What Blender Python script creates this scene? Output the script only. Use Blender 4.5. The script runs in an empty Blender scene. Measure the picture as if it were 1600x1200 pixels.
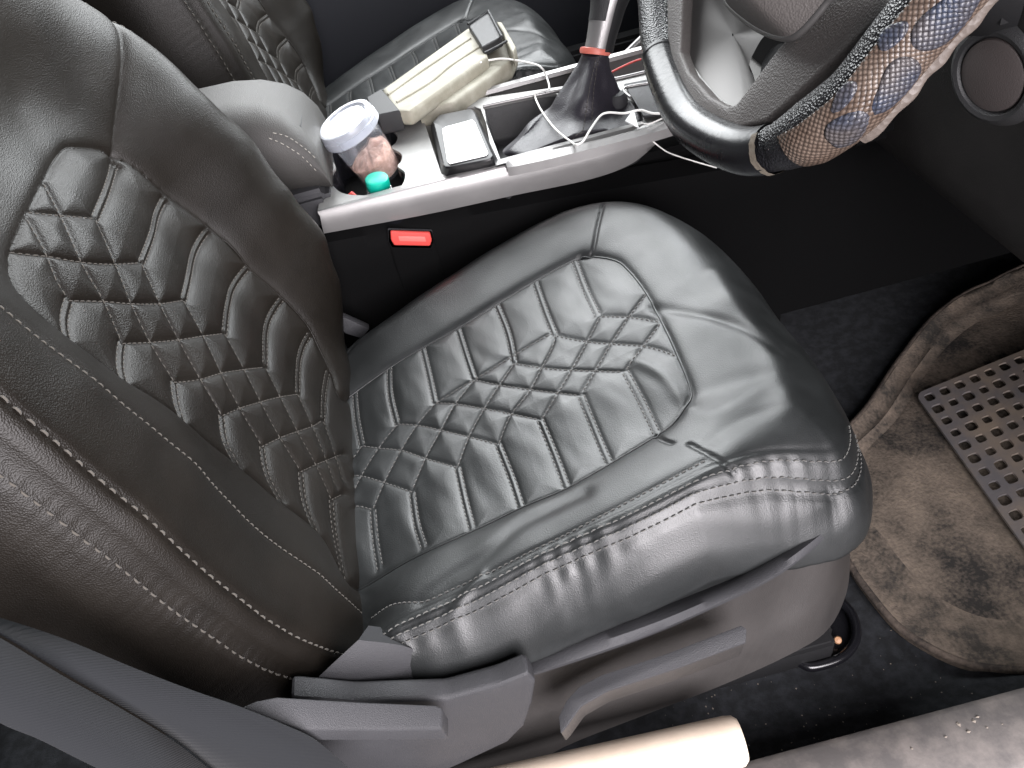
import bpy, bmesh, math, random
import numpy as np
from mathutils import Vector, Matrix, noise
random.seed(7); rng = np.random.default_rng(7)
sc = bpy.context.scene
col = sc.collection
R = math.radians

# ---------------------------------------------------------------- camera
CAMD = {'C': (0.0, -0.6, 0.9), 'R': (0.9659, -0.1765, -0.1893), 'U': (0.2588, 0.6588, 0.7064), 'F': (0.0, 0.7314, -0.682)}
cam = bpy.data.cameras.new('camera'); co = bpy.data.objects.new('camera', cam); col.objects.link(co)
cam.sensor_fit = 'HORIZONTAL'; cam.sensor_width = 36.0; cam.lens = 27.0
cam.clip_start = 0.02; cam.clip_end = 60
M = Matrix((CAMD['R'], CAMD['U'], tuple(-a for a in CAMD['F']))).transposed()
co.matrix_world = Matrix.Translation(CAMD['C']) @ M.to_4x4()
sc.camera = co

# ---------------------------------------------------------------- daylight through the car's openings
world = bpy.data.worlds.new('World'); sc.world = world; world.use_nodes = True
bg = world.node_tree.nodes['Background']; bg.inputs[0].default_value = (0.80, 0.90, 1.0, 1); bg.inputs[1].default_value = 0.10

def area(name, loc, target, sx, sy, power, colr):
    l = bpy.data.lights.new(name, 'AREA'); l.shape = 'RECTANGLE'; l.size = sx; l.size_y = sy
    l.energy = power; l.color = colr
    o = bpy.data.objects.new(name, l); col.objects.link(o); o.location = loc
    o.rotation_euler = (Vector(target) - Vector(loc)).to_track_quat('-Z', 'Y').to_euler()
    return o
area('windscreen_daylight', (1.55, 1.25, 1.35), (0.15, 0.1, 0.35), 1.8, 1.0, 140, (0.94, 0.98, 1.0))
area('passenger_window_daylight', (0.0, 1.75, 1.75), (0.1, 0.1, 0.35), 1.7, 1.6, 92, (0.96, 0.985, 1.0))
area('open_door_daylight', (0.45, -1.45, 0.90), (0.12, -0.15, 0.25), 1.2, 1.5, 100, (1.0, 0.955, 0.985))

sc.view_settings.view_transform = 'Standard'; sc.view_settings.look = 'None'
sc.view_settings.exposure = 0.15; sc.view_settings.gamma = 1.0; sc.view_settings.use_curve_mapping = False

# ---------------------------------------------------------------- materials
def mat(name, base, rough=.5, metal=0., spec=.5, coat=0., coat_r=.2, bump=0., bscale=300., kind='noise',
        var=0., vscale=8., var_col=None, rvar=0., trans=0., alpha=1., sss=0., sheen=0., emis=None, ior=1.5):
    m = bpy.data.materials.new(name); m.use_nodes = True
    nt = m.node_tree; b = nt.nodes['Principled BSDF']
    b.inputs['Base Color'].default_value = (*base, 1)
    b.inputs['Roughness'].default_value = rough; b.inputs['Metallic'].default_value = metal
    b.inputs['Specular IOR Level'].default_value = spec; b.inputs['IOR'].default_value = ior
    b.inputs['Coat Weight'].default_value = coat; b.inputs['Coat Roughness'].default_value = coat_r
    b.inputs['Transmission Weight'].default_value = trans; b.inputs['Alpha'].default_value = alpha
    b.inputs['Sheen Weight'].default_value = sheen
    if sss: b.inputs['Subsurface Weight'].default_value = sss; b.inputs['Subsurface Radius'].default_value = (.01, .01, .01)
    tc = nt.nodes.new('ShaderNodeTexCoord')
    if var or rvar:
        n = nt.nodes.new('ShaderNodeTexNoise'); n.inputs['Scale'].default_value = vscale; n.inputs['Detail'].default_value = 7
        n.inputs['Roughness'].default_value = .62
        nt.links.new(tc.outputs['Object'], n.inputs['Vector'])
        if var:
            mx = nt.nodes.new('ShaderNodeMix'); mx.data_type = 'RGBA'
            vc = var_col or tuple(min(1, c*(1+2.0*var)) for c in base)
            mx.inputs[6].default_value = (*base, 1); mx.inputs[7].default_value = (*vc, 1)
            rp = nt.nodes.new('ShaderNodeValToRGB'); rp.color_ramp.elements[0].position = .42; rp.color_ramp.elements[1].position = .66
            nt.links.new(n.outputs['Fac'], rp.inputs[0]); nt.links.new(rp.outputs[0], mx.inputs[0])
            nt.links.new(mx.outputs[2], b.inputs['Base Color'])
        if rvar:
            mr = nt.nodes.new('ShaderNodeMapRange'); mr.inputs[3].default_value = max(0, rough-rvar); mr.inputs[4].default_value = rough+rvar
            mr.inputs[1].default_value = .3; mr.inputs[2].default_value = .7
            nt.links.new(n.outputs['Fac'], mr.inputs[0]); nt.links.new(mr.outputs[0], b.inputs['Roughness'])
    if bump:
        if kind == 'voronoi':
            t = nt.nodes.new('ShaderNodeTexVoronoi'); t.inputs['Scale'].default_value = bscale; out = t.outputs['Distance']
            nt.links.new(tc.outputs['Object'], t.inputs['Vector'])
        elif kind == 'weave':
            t1 = nt.nodes.new('ShaderNodeTexWave'); t1.inputs['Scale'].default_value = bscale; t1.bands_direction = 'DIAGONAL'
            nt.links.new(tc.outputs['Object'], t1.inputs['Vector']); out = t1.outputs['Fac']
        else:
            t = nt.nodes.new('ShaderNodeTexNoise'); t.inputs['Scale'].default_value = bscale; t.inputs['Detail'].default_value = 4
            nt.links.new(tc.outputs['Object'], t.inputs['Vector']); out = t.outputs['Fac']
        bp = nt.nodes.new('ShaderNodeBump'); bp.inputs['Strength'].default_value = bump; bp.inputs['Distance'].default_value = .0006
        nt.links.new(out, bp.inputs['Height']); nt.links.new(bp.outputs[0], b.inputs['Normal'])
    if emis: b.inputs['Emission Color'].default_value = (*emis, 1); b.inputs['Emission Strength'].default_value = 1
    return m

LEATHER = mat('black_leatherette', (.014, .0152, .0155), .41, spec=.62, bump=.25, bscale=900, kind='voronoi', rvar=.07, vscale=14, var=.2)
LEATHER_B = mat('shaded_leatherette', (.0064, .0051, .0039), .44, spec=.26, bump=.4, bscale=900, kind='voronoi', rvar=.06, vscale=10, var=.25)  # same leatherette as the cushion, backrest's warm shade put into the colour
THREAD = mat('seat_thread', (.085, .082, .075), .7, sheen=.3)
THREAD_B = mat('seat_thread_taupe', (.060, .053, .044), .8, sheen=.1)
PLASTIC = mat('grained_grey_plastic', (.034, .034, .037), .55, spec=.32, bump=.5, bscale=1400, kind='voronoi', var=.12, vscale=9)
PLASTIC_D = mat('dark_grained_plastic', (.022, .022, .023), .5, bump=.5, bscale=1200, kind='voronoi', var=.2, vscale=7)
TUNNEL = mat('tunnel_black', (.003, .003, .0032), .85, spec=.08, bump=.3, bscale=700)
PLASTIC_BR = mat('side_shield_plastic', (.030, .0275, .0265), .48, bump=.5, bscale=1200, kind='voronoi', var=.25, vscale=6)
BLACK = mat('matt_black_plastic', (.008, .008, .009), .6, bump=.3, bscale=700)
GLOSS = mat('gloss_black', (.008, .008, .010), .22, coat=.25, coat_r=.12, rvar=.05, vscale=30)
SILVER = mat('satin_silver_plastic', (.29, .283, .28), .36, metal=.55, bump=.08, bscale=900, var=.05, vscale=12, rvar=.06)
SILVER_W = mat('silver_console_top', (.25, .247, .24), .46, metal=.35, bump=.15, bscale=900, var=.10, vscale=22)
METAL = mat('brushed_metal', (.45, .45, .45), .35, metal=1, bump=.2, bscale=300)
CARPET = mat('black_carpet', (.010, .011, .013), .95, bump=1, bscale=500, var=.8, vscale=60)
RED = mat('red_plastic', (.62, .07, .06), .4)
WHITE = mat('white_mark_and_reflection', (.88, .88, .88), .35)  # plain white for the selector mark and the box's painted reflection
CABLE = mat('white_cable', (.80, .79, .76), .4)
TEAL = mat('teal_plastic', (.0, .36, .26), .42, var=.1, vscale=50)

# ---------------------------------------------------------------- mesh helpers
def setp(o, label=None, cat=None, group=None, kind=None):
    if label: o['label'] = label
    if cat: o['category'] = cat
    if group: o['group'] = group
    if kind: o['kind'] = kind
    return o
def thing(name, label, cat, loc=(0, 0, 0), group=None):
    o = bpy.data.objects.new(name, None); col.objects.link(o); o.location = loc; o.empty_display_size = .05
    return setp(o, label, cat, group)
def base_of(p):
    v = Vector((0, 0, 0))
    while p is not None: v += p.location; p = p.parent
    return v
def mk(name, verts, faces, m, parent=None, smooth=True, angle=None):
    off = base_of(parent) if parent else Vector((0, 0, 0))
    me = bpy.data.meshes.new(name)
    me.from_pydata([tuple(Vector(v) - off) for v in verts], [], faces); me.validate(); me.update()
    me.materials.append(m)
    if smooth: me.polygons.foreach_set('use_smooth', [True]*len(me.polygons))
    if angle is not None: me.set_sharp_from_angle(angle=R(angle))
    o = bpy.data.objects.new(name, me); col.objects.link(o)
    if parent: o.parent = parent
    return o
def from_bm(name, bm, m, parent=None, angle=35):
    bmesh.ops.recalc_face_normals(bm, faces=bm.faces)
    vs = [v.co.copy() for v in bm.verts]; bm.verts.index_update()
    fs = [[v.index for v in f.verts] for f in bm.faces]; bm.free()
    return mk(name, vs, fs, m, parent, True, angle)
def crom(pts, n, closed=False):
    P = np.array(pts, float); k = len(P); out = []
    segs = k if closed else k-1
    for i in range(segs):
        if closed: p0, p1, p2, p3 = P[i-1], P[i], P[(i+1) % k], P[(i+2) % k]
        else: p0, p1, p2, p3 = P[max(i-1, 0)], P[i], P[i+1], P[min(i+2, k-1)]
        for t in np.linspace(0, 1, n, endpoint=False):
            out.append(.5*((2*p1)+(-p0+p2)*t+(2*p0-5*p1+4*p2-p3)*t*t+(-p0+3*p1-3*p2+p3)*t**3))
    if not closed: out.append(P[-1])
    return np.array(out)
def resample(P, n, closed=False):
    P = np.array(P, float)
    if closed: P = np.vstack([P, P[:1]])
    d = np.r_[0, np.cumsum(np.linalg.norm(np.diff(P, axis=0), axis=1))]
    s = np.linspace(0, d[-1], n, endpoint=not closed)
    return np.stack([np.interp(s, d, P[:, i]) for i in range(P.shape[1])], 1)
def tube_geo(path, r, seg=10, caps=True, V=None, F=None):
    V = [] if V is None else V; F = [] if F is None else F
    P = [Vector(p) for p in path]; n = len(P); b0 = len(V)
    rs = r if hasattr(r, '__len__') else [r]*n
    up = None
    for i in range(n):
        t = (P[min(i+1, n-1)]-P[max(i-1, 0)]).normalized()
        if up is None: up = t.orthogonal().normalized()
        up = (up - t*up.dot(t)).normalized(); bb = t.cross(up)
        for k in range(seg):
            a = 2*math.pi*k/seg
            V.append(tuple(P[i]+(up*math.cos(a)+bb*math.sin(a))*rs[i]))
    for i in range(n-1):
        for k in range(seg):
            a = b0+i*seg+k; b = b0+i*seg+(k+1) % seg
            F.append((a, b, b+seg, a+seg))
    if caps: F.append(tuple(b0+k for k in range(seg))[::-1]); F.append(tuple(b0+(n-1)*seg+k for k in range(seg)))
    return V, F
def tube(name, path, r, m, parent=None, seg=12, smoothn=0):
    if smoothn: path = crom(path, smoothn)
    V, F = tube_geo(path, r, seg)
    return mk(name, V, F, m, parent, True, 60)
def loft(name, secs, m, parent=None, closed=True, caps=True, angle=50):
    """secs: list of equal-length vertex rings"""
    n = len(secs[0]); V = [tuple(p) for s in secs for p in s]; F = []
    for i in range(len(secs)-1):
        for k in range(n if closed else n-1):
            a = i*n+k; b = i*n+(k+1) % n
            F.append((a, b, b+n, a+n))
    if caps and closed: F.append(tuple(range(n))[::-1]); F.append(tuple((len(secs)-1)*n+k for k in range(n)))
    return mk(name, V, F, m, parent, True, angle)
def prism(name, pts, d, m, parent=None, bevel=.002, segs=2, angle=35):
    """closed outline (3-D points on a plane) given thickness d (vector)"""
    bm = bmesh.new(); d = Vector(d)
    vs = [bm.verts.new(p) for p in pts]; f = bm.faces.new(vs)
    g = bmesh.ops.extrude_face_region(bm, geom=[f])
    bmesh.ops.translate(bm, verts=[x for x in g['geom'] if isinstance(x, bmesh.types.BMVert)], vec=d)
    if bevel: bmesh.ops.bevel(bm, geom=list(bm.edges), offset=bevel, segments=segs, affect='EDGES', profile=.6, clamp_overlap=True)
    return from_bm(name, bm, m, parent, angle)
def box(name, lo, hi, m, parent=None, bevel=.004, segs=2, rot=None):
    lo = Vector(lo); hi = Vector(hi); c = (lo+hi)/2; s = hi-lo
    bm = bmesh.new(); bmesh.ops.create_cube(bm, size=1)
    for v in bm.verts: v.co = Vector((v.co.x*s.x, v.co.y*s.y, v.co.z*s.z))
    if bevel: bmesh.ops.bevel(bm, geom=list(bm.edges), offset=bevel, segments=segs, affect='EDGES', clamp_overlap=True)
    if rot: bmesh.ops.rotate(bm, verts=bm.verts, cent=(0, 0, 0), matrix=rot)
    bmesh.ops.translate(bm, verts=bm.verts, vec=c)
    return from_bm(name, bm, m, parent)
def plate(name, outline, holes, thick, m, parent=None, xf=None, bevel=0.0, hole_xf=None):
    """flat plate in 2-D with holes, then xf maps (x,y,z)->3-D"""
    cu = bpy.data.curves.new(name, 'CURVE'); cu.dimensions = '2D'; cu.fill_mode = 'BOTH'
    cu.extrude = thick/2; cu.bevel_depth = bevel; cu.bevel_resolution = 1
    for l in [outline]+list(holes):
        s = cu.splines.new('POLY'); s.points.add(len(l)-1); s.use_cyclic_u = True
        for i, p in enumerate(l): s.points[i].co = (p[0], p[1], 0, 1)
    o = bpy.data.objects.new('tmp', cu); col.objects.link(o)
    dg = bpy.context.evaluated_depsgraph_get(); me = bpy.data.meshes.new_from_object(o.evaluated_get(dg))
    vs = [tuple(v.co) for v in me.vertices]; fs = [tuple(p.vertices) for p in me.polygons]
    bpy.data.objects.remove(o); bpy.data.meshes.remove(me)
    if xf: vs = [xf(v) for v in vs]
    return mk(name, vs, fs, m, parent, True, 30)
def rrect(cx, cy, hx, hy, r, n=4, ang=0):
    o = []
    for qx, qy, a0 in ((1, 1, 0), (-1, 1, 90), (-1, -1, 180), (1, -1, 270)):
        for k in range(n+1):
            a = R(a0+90*k/n); o.append(((hx-r)*qx+r*math.cos(a), (hy-r)*qy+r*math.sin(a)))
    c, s = math.cos(ang), math.sin(ang)
    return [(cx+x*c-y*s, cy+x*s+y*c) for x, y in o]
def lathe(name, prof, m, parent=None, A=(0, 0, 0), axis=(0, 0, 1), seg=48, angle=40):
    ax = Vector(axis).normalized(); u = ax.orthogonal().normalized(); v = ax.cross(u); A = Vector(A)
    secs = [[A+ax*h+(u*math.cos(2*math.pi*k/seg)+v*math.sin(2*math.pi*k/seg))*r for k in range(seg)] for r, h in prof]
    return loft(name, secs, m, parent, caps=False, angle=angle)

# ================================================================ SETTING
# floor pan carpet (gently undulating), footwell, tunnel side
def grid_surface(name, x0, x1, nx, y0, y1, ny, fz, m, parent=None):
    V = []; F = []
    for i in range(nx+1):
        for j in range(ny+1):
            x = x0+(x1-x0)*i/nx; y = y0+(y1-y0)*j/ny; V.append((x, y, fz(x, y)))
    for i in range(nx):
        for j in range(ny):
            a = i*(ny+1)+j; F.append((a, a+ny+1, a+ny+2, a+1))
    return mk(name, V, F, m, parent)
def floor_z(x, y):
    z = 0.004*noise.noise(Vector((x*6, y*6, 1)))
    if x > .84: z += (x-.84)**1.15*.75
    if y < -.27: z += min(.035, (-.27-y)*.6)
    return z
fl = grid_surface('floor_carpet', -1.3, 1.25, 150, -.36, 2.0, 110, floor_z, CARPET); setp(fl, kind='structure')

# ================================================================ SEATS
PSLOPE = .25
def catD(P, lines):
    """distance from points P(n,2) to polylines"""
    d = np.full(len(P), 9.0)
    for L in lines:
        L = np.array(L, float)
        for a, b in zip(L[:-1], L[1:]):
            ab = b-a; q = P-a; t = np.clip((q@ab)/(ab@ab+1e-12), 0, 1)
            e = q-t[:, None]*ab; d = np.minimum(d, np.hypot(e[:, 0], e[:, 1]))
    return d
def inside(P, poly):
    x, y = P[:, 0], P[:, 1]; r = np.zeros(len(P), bool); Q = np.array(poly); n = len(Q)
    for i in range(n):
        x1, y1 = Q[i]; x2, y2 = Q[(i+1) % n]
        c = ((y1 > y) != (y2 > y)) & (x < (x2-x1)*(y-y1)/(y2-y1+1e-12)+x1); r ^= c
    return r
def offset_lines(L, d):
    L = np.array(L, float); t = np.gradient(L, axis=0); t /= np.linalg.norm(t, axis=1)[:, None]+1e-9
    n = np.stack([-t[:, 1], t[:, 0]], 1); return L+n*d, L-n*d
def wob(P, s, seed, oct=3):
    r = np.random.default_rng(seed); out = np.zeros(len(P)); amp = 1.
    for o in range(oct):
        for k in range(5):
            a = r.uniform(0, 2*math.pi); f = 2*math.pi/(s)*r.uniform(.7, 1.4)*(1.9**o); ph = r.uniform(0, 6.28)
            w = P[:, 0]*math.cos(a)+P[:, 1]*math.sin(a)
            w2 = -P[:, 0]*math.sin(a)+P[:, 1]*math.cos(a)
            out += amp*np.sin(f*w+ph+1.3*np.sin(f*.6*w2+ph*2))/5
        amp *= .5
    return out
class TPS:
    def __init__(s, pts, lam=1e-5):
        A = np.array(pts, float); s.X = A[:, :2]; n = len(A)
        K = s.k(s.X, s.X)+lam*np.eye(n); Pm = np.c_[np.ones(n), s.X]
        L = np.block([[K, Pm], [Pm.T, np.zeros((3, 3))]]); s.w = np.linalg.solve(L, np.r_[A[:, 2], 0, 0, 0])
    def k(s, a, b):
        r2 = ((a[:, None]-b[None])**2).sum(-1); return .5*r2*np.log(r2+1e-12)
    def __call__(s, P):
        out = np.zeros(len(P))
        for i in range(0, len(P), 20000):
            q = P[i:i+20000]; out[i:i+20000] = s.k(q, s.X)@s.w[:-3]+s.w[-3]+q@s.w[-2:]
        return out
def polar_mesh(name, centre, outline, top, side, xf, m, parent, nr=150, na=760, ns=26):
    B = resample(crom(outline, 12, True), na, True); c = np.array(centre)
    # seam-dense rings
    rho = np.linspace(0.004, 1, nr)
    P = (c[None, None]+rho[:, None, None]*(B[None]-c)).reshape(-1, 2)
    Z = top(P)
    # ring at rho=1 keeps its height; then the side skirt
    V = np.c_[P, Z].tolist()
    nrm = np.roll(B, -1, 0)-np.roll(B, 1, 0); nrm = np.stack([nrm[:, 1], -nrm[:, 0]], 1); nrm /= np.linalg.norm(nrm, axis=1)[:, None]
    if ((nrm*(B-c)).sum(1)).mean() < 0: nrm = -nrm
    for i in range(6):
        nrm = (np.roll(nrm, 1, 0)+nrm+np.roll(nrm, -1, 0))/3
    Z1 = Z[-na:]
    for k in range(1, ns+1):
        Q, z = side(k/ns, B, nrm, Z1); V += np.c_[Q, z].tolist()
    T = nr+ns; F = []
    for i in range(T-1):
        o = i*na
        F += [(o+k, o+(k+1) % na, o+na+(k+1) % na, o+na+k) for k in range(na)]
    F.append(tuple(range(na))[::-1]); F.append(tuple((T-1)*na+k for k in range(na)))
    A = np.array(V); W = xf(A)
    bmV = [tuple(v) for v in W]
    o = mk(name, bmV, F, m, parent)
    me = o.data
    bm = bmesh.new(); bm.from_mesh(me); bmesh.ops.recalc_face_normals(bm, faces=bm.faces); bm.to_mesh(me); bm.free()
    me.polygons.foreach_set('use_smooth', [True]*len(me.polygons))
    return o, B, nrm, Z1
def stitches(paths3, r=.0007, L=.0042, gap=.0020, V=None, F=None, lift=.0004):
    """paths3: list of (path (n,3), normal (3,)) -> little thread dashes"""
    V = [] if V is None else V; F = [] if F is None else F
    for path, nm in paths3:
        path = np.array(path, float)
        if len(path) < 2: continue
        d = np.r_[0, np.cumsum(np.linalg.norm(np.diff(path, axis=0), axis=1))]
        s = random.uniform(0, gap)
        while s+L < d[-1]:
            l = L*random.uniform(.85, 1.1)
            q = np.stack([np.interp(np.array([s, s+l*.25, s+l*.75, s+l]), d, path[:, i]) for i in range(3)], 1)
            q += np.array(nm)[None]*np.array([-lift*1.2, lift, lift, -lift*1.2])[:, None]
            tube_geo(q, [r*.55, r, r, r*.55], 5, True, V, F)
            s += l+gap*random.uniform(.8, 1.2)
    return V, F

# ---- traced quilting of the cushion insert, (x, y) in metres on the cushion
CQ_D = [  # double-stitched ribs
 [(0.1123,0.1673),(0.1108,0.1085),(0.1115,0.0572)],
 [(0.0597,0.1611),(0.0598,0.1014),(0.0609,0.0573)],
 [(0.0072,0.1568),(0.0111,0.1006),(0.0091,0.0467)],
 [(-0.0463,0.1454),(-0.0428,0.0916),(-0.0396,0.0484)],
 [(-0.0953,0.1472),(-0.0924,0.0969),(-0.0899,0.0411)],
 [(-0.1423,0.1423),(-0.144,0.0919),(-0.1385,0.0368)],
 [(-0.1917,0.1274),(-0.1899,0.0787),(-0.1846,0.0295)],
 [(0.1142,-0.0415),(0.1174,-0.0921),(0.1178,-0.135)],
 [(0.0649,-0.0459),(0.0668,-0.101),(0.068,-0.1468)],
 [(0.0185,-0.0525),(0.0228,-0.1075),(0.0242,-0.1527)],
 [(-0.0297,-0.0595),(-0.0242,-0.1079),(-0.0215,-0.1517)],
 [(-0.0767,-0.0653),(-0.075,-0.1098),(-0.0717,-0.1517)],
 [(-0.1297,-0.0702),(-0.1282,-0.1126),(-0.1215,-0.1511)],
 [(-0.176,-0.0689),(-0.1753,-0.11),(-0.1719,-0.1466)],
]
CQ_S = [
 [(0.1134,0.0536),(0.1401,0.031),(0.1671,0.0021)],
 [(0.0609,0.0573),(0.0903,0.0251),(0.1405,-0.0192),(0.1652,-0.0522)],
 [(0.0088,0.0448),(0.0354,0.0182),(0.0646,-0.005),(0.1131,-0.0408)],
 [(-0.0396,0.0484),(-0.0149,0.0238),(0.0165,-0.0048),(0.0649,-0.0459)],
 [(-0.0899,0.0411),(-0.0672,0.0258),(-0.0364,-0.0015),(0.0185,-0.0525)],
 [(-0.1385,0.0368),(-0.1155,0.0208),(-0.0885,-0.0033),(-0.0297,-0.0595)],
 [(-0.1846,0.0295),(-0.1644,0.0138),(-0.1372,-0.0058),(-0.1093,-0.0346),(-0.0767,-0.0653)],
 [(-0.2108,-0.0021),(-0.1884,-0.0146),(-0.161,-0.0396),(-0.1297,-0.0702)],
 [(-0.2086,-0.0518),(-0.1941,-0.0545),(-0.176,-0.0689)],
 [(0.1669,0.0526),(0.1401,0.031),(0.1121,0.0052),(0.0873,-0.0213),(0.0653,-0.0443)],
 [(0.1671,0.0021),(0.1405,-0.0192),(0.1144,-0.0409)],
 [(0.1134,0.0536),(0.0901,0.0244),(0.0646,-0.005),(0.0425,-0.0294),(0.023,-0.05),(0.0192,-0.053)],
 [(0.0609,0.0573),(0.0545,0.0424),(0.0353,0.0175),(0.0153,-0.0079),(-0.0105,-0.0291),(-0.029,-0.0588)],
 [(0.0088,0.0448),(-0.0154,0.0209),(-0.0366,-0.0022),(-0.0579,-0.0299),(-0.0767,-0.0647)],
 [(-0.0396,0.0484),(-0.0672,0.0258),(-0.0885,-0.0033),(-0.1107,-0.0338),(-0.1295,-0.0676)],
 [(-0.0899,0.0411),(-0.1155,0.0208),(-0.1371,-0.0048),(-0.1601,-0.0394),(-0.176,-0.0683)],
 [(-0.1385,0.0368),(-0.1644,0.0138),(-0.1875,-0.0151),(-0.2086,-0.0511)],
 [(-0.1846,0.0295),(-0.2075,0.007)],
 [(-0.0401,0.0488),(0.0089,0.0575),(0.0573,0.0643)],
 [(-0.0893,0.0408),(-0.0615,0.0464),(-0.0401,0.0488)],
]
C_INS = [(-0.2596,0.1091),(-0.2139,0.1195),(-0.1373,0.1413),(-0.0374,0.151),(0.0614,0.1649),(0.1123,0.1673),(0.1292,0.1608),(0.1543,0.1313),(0.1629,0.1011),(0.1679,0.054),(0.1681,0.0013),(0.1662,-0.0529),(0.1625,-0.1008),(0.1547,-0.1159),(0.1339,-0.1321),(0.1159,-0.137),(0.0659,-0.1476),(0.0239,-0.154),(-0.0218,-0.153),(-0.0729,-0.1562),(-0.1326,-0.1592),(-0.1973,-0.1556),(-0.2373,-0.1525)]
C_SEAMS = [  # panel joins of the border
 [(0.1181,0.1658),(0.1334,0.1612),(0.1525,0.1977),(0.1712,0.2341)],
 [(0.1159,-0.137),(0.1183,-0.1507),(0.1236,-0.1605)],
 [(0.136,-0.171),(0.1461,-0.1922),(0.1581,-0.2158)],
]
C_PIPE = [(-0.2005,0.1945),(-0.1485,0.2394),(-0.0624,0.2752),(0.0007,0.2915),(0.054,0.2922),(0.1076,0.2833)]
C_STITCH = [[(-0.1844,-0.1978),(-0.1578,-0.2041),(-0.125,-0.218),(-0.0955,-0.2175),(-0.0665,-0.2176),(-0.0301,-0.2148),(0.0047,-0.212),(0.0377,-0.21),(0.0717,-0.2074),(0.1096,-0.2021),(0.1455,-0.1966)]]
C_FOLD = [ # (path, amplitude, sigma)
 ([(-0.1249,-0.2168),(-0.0937,-0.2043),(-0.0613,-0.1977),(-0.0275,-0.1805),(0.004,-0.1762),(0.0364,-0.1748)], -.0022, .009),
 ([(-0.1122,-0.2492),(-0.0908,-0.2337),(-0.0683,-0.218)], .003, .005),
 ([(0.2436,0.0436),(0.2417,-0.014),(0.2473,-0.0713),(0.2455,-0.104),(0.2361,-0.1428),(0.2255,-0.1679)], .0040, .014),
 ([(0.1659,0.0273),(0.1965,-0.0072),(0.23,-0.0431),(0.2519,-0.0894)], -.002, .006),
 ([(0.1538,-0.1163),(0.1819,-0.1164),(0.212,-0.1182),(0.237,-0.1302)], -.0014, .014),
 ([(0.1488,-0.1798),(0.1765,-0.1686),(0.204,-0.1652),(0.2232,-0.1674)], -.0010, .008),
 ([(0.1537,-0.1342),(0.1673,-0.1467),(0.1894,-0.1437),(0.2242,-0.1316)], .0012, .010),
 ([(0.1264,-0.0327),(0.146,-0.0758),(0.1512,-0.1246)], .002, .006),
 ([(0.2749,0.0159),(0.2744,-0.0404),(0.2655,-0.123),(0.2602,-0.1715)], -.0028, .020),
]
C_OUT = [(-0.1406,-0.243),(-0.0674,-0.2377),(-0.0015,-0.2312),(0.0669,-0.2308),(0.1296,-0.2245),(0.1842,-0.2222),(0.229,-0.227)] + [(.262,-.222),(.290,-.180),(.302,-.120),(.308,-.06),(.306,.0),(.303,.06),(.290,.13),(.266,.19),(.225,.236),(.17,.259),(.10,.268),(.03,.264),(-.05,.252),(-.146,.232),(-.21,.215),(-.26,.19),(-.275,.10),(-.28,0),(-.275,-.1),(-.262,-.19),(-.21,-.245)]
def c_base(x):
    return .28+PSLOPE*(x+.2)-1.75*np.maximum(0, x-.135)**2
# smooth bulk shape offsets (x, y, dz)
c_bulk = TPS([(x, y, 0) for x in (-.25, -.15, -.05, .05, .12) for y in (-.13, -.06, 0, .07, .15)] +
             [(x, -.19, .016) for x in (-.15, -.05, .05)] + [(x, -.235, .018) for x in (-.2, -.1, 0, .1, .18)] +
             [(x, .215, .010) for x in (-.15, -.05, .05, .15)] + [(.25, 0, .006), (.25, -.12, .006), (.25, .12, .006), (.2, 0, .004), (.26, -.21, .012),
              (.30, 0, -.008), (-.2, -.22, -.005), (.1, -.19, .016)], 1e-4)
all_c = CQ_D+CQ_S
c_dbl = []
for L in CQ_D:
    a, b = offset_lines(resample(crom(L, 6), 24), .0031); c_dbl += [a, b]
c_sng = [resample(crom(L, 6), 40) for L in CQ_S]
c_ins = resample(crom(C_INS, 6), 200)
C_BO = resample(crom(C_OUT, 12, True), 400, True)
def c_top(P):
    z = c_base(P[:, 0])+c_bulk(P)
    ins = inside(P, c_ins)
    dl = catD(P, c_dbl+c_sng); de = catD(P, [c_ins]); d = np.minimum(dl, de)
    puff = .0026*(1-np.exp(-d/.0085))-.0009*np.exp(-(d/.0016)**2)
    wr = wob(np.stack([P[:, 0]*1.0+P[:, 1]*.5, P[:, 1]*.35-P[:, 0]*.2], 1), .055, 3, 2)*.0011*np.clip(d/.012, 0, 1)
    z += np.where(ins, puff+wr-.0035, .003*(1-np.exp(-de/.02))-.004*np.exp(-de/.004)+wob(P, .14, 5, 2)*.0010)
    for L in C_SEAMS: z -= .0030*np.exp(-(catD(P, [crom(L, 6)])/.0022)**2)
    dp = catD(P, [crom(C_PIPE, 6)]); z += np.where(dp < .0022, .0012, 0) - .0014*np.exp(-((dp-.003)/.0018)**2)
    for L in C_STITCH: z -= .0016*np.exp(-catD(P, [crom(L, 6)])/.003)
    for L, a, s in C_FOLD:
        L = crom(L, 6); dd = catD(P, [L]); z += a*np.exp(-(dd/s)**2)
    # roll off towards the rim
    e = catD(P, [np.vstack([C_BO, C_BO[:1]])])
    front = np.clip((P[:, 0]-.12)/.12, 0, 1); inn = np.clip(P[:, 1]/.15, 0, 1)
    Rr = .012+.060*front+.022*inn*(1-front)
    drop = .008+.045*front+.018*inn*(1-front)
    k = np.clip(1-e/Rr, 0, 1); z -= drop*(1-np.sqrt(np.maximum(0, 1-k**2.2)))
    # puckering along the outer welt
    outer = np.clip((-P[:, 1]-.15)/.05, 0, 1)
    z += outer*.0008*np.exp(-((e-.006)/.006)**2)*np.sin(P[:, 0]*230+5*np.sin(P[:, 0]*31))*np.clip(np.sin(P[:, 0]*37+.8)+.7, .15, 1.3)
    z -= outer*.0018*np.exp(-((e-.004)/.0025)**2)
    z += outer*.0005*np.exp(-((e-.0145)/.0022)**2)-outer*.0007*np.exp(-((e-.018)/.002)**2)
    return z
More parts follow.
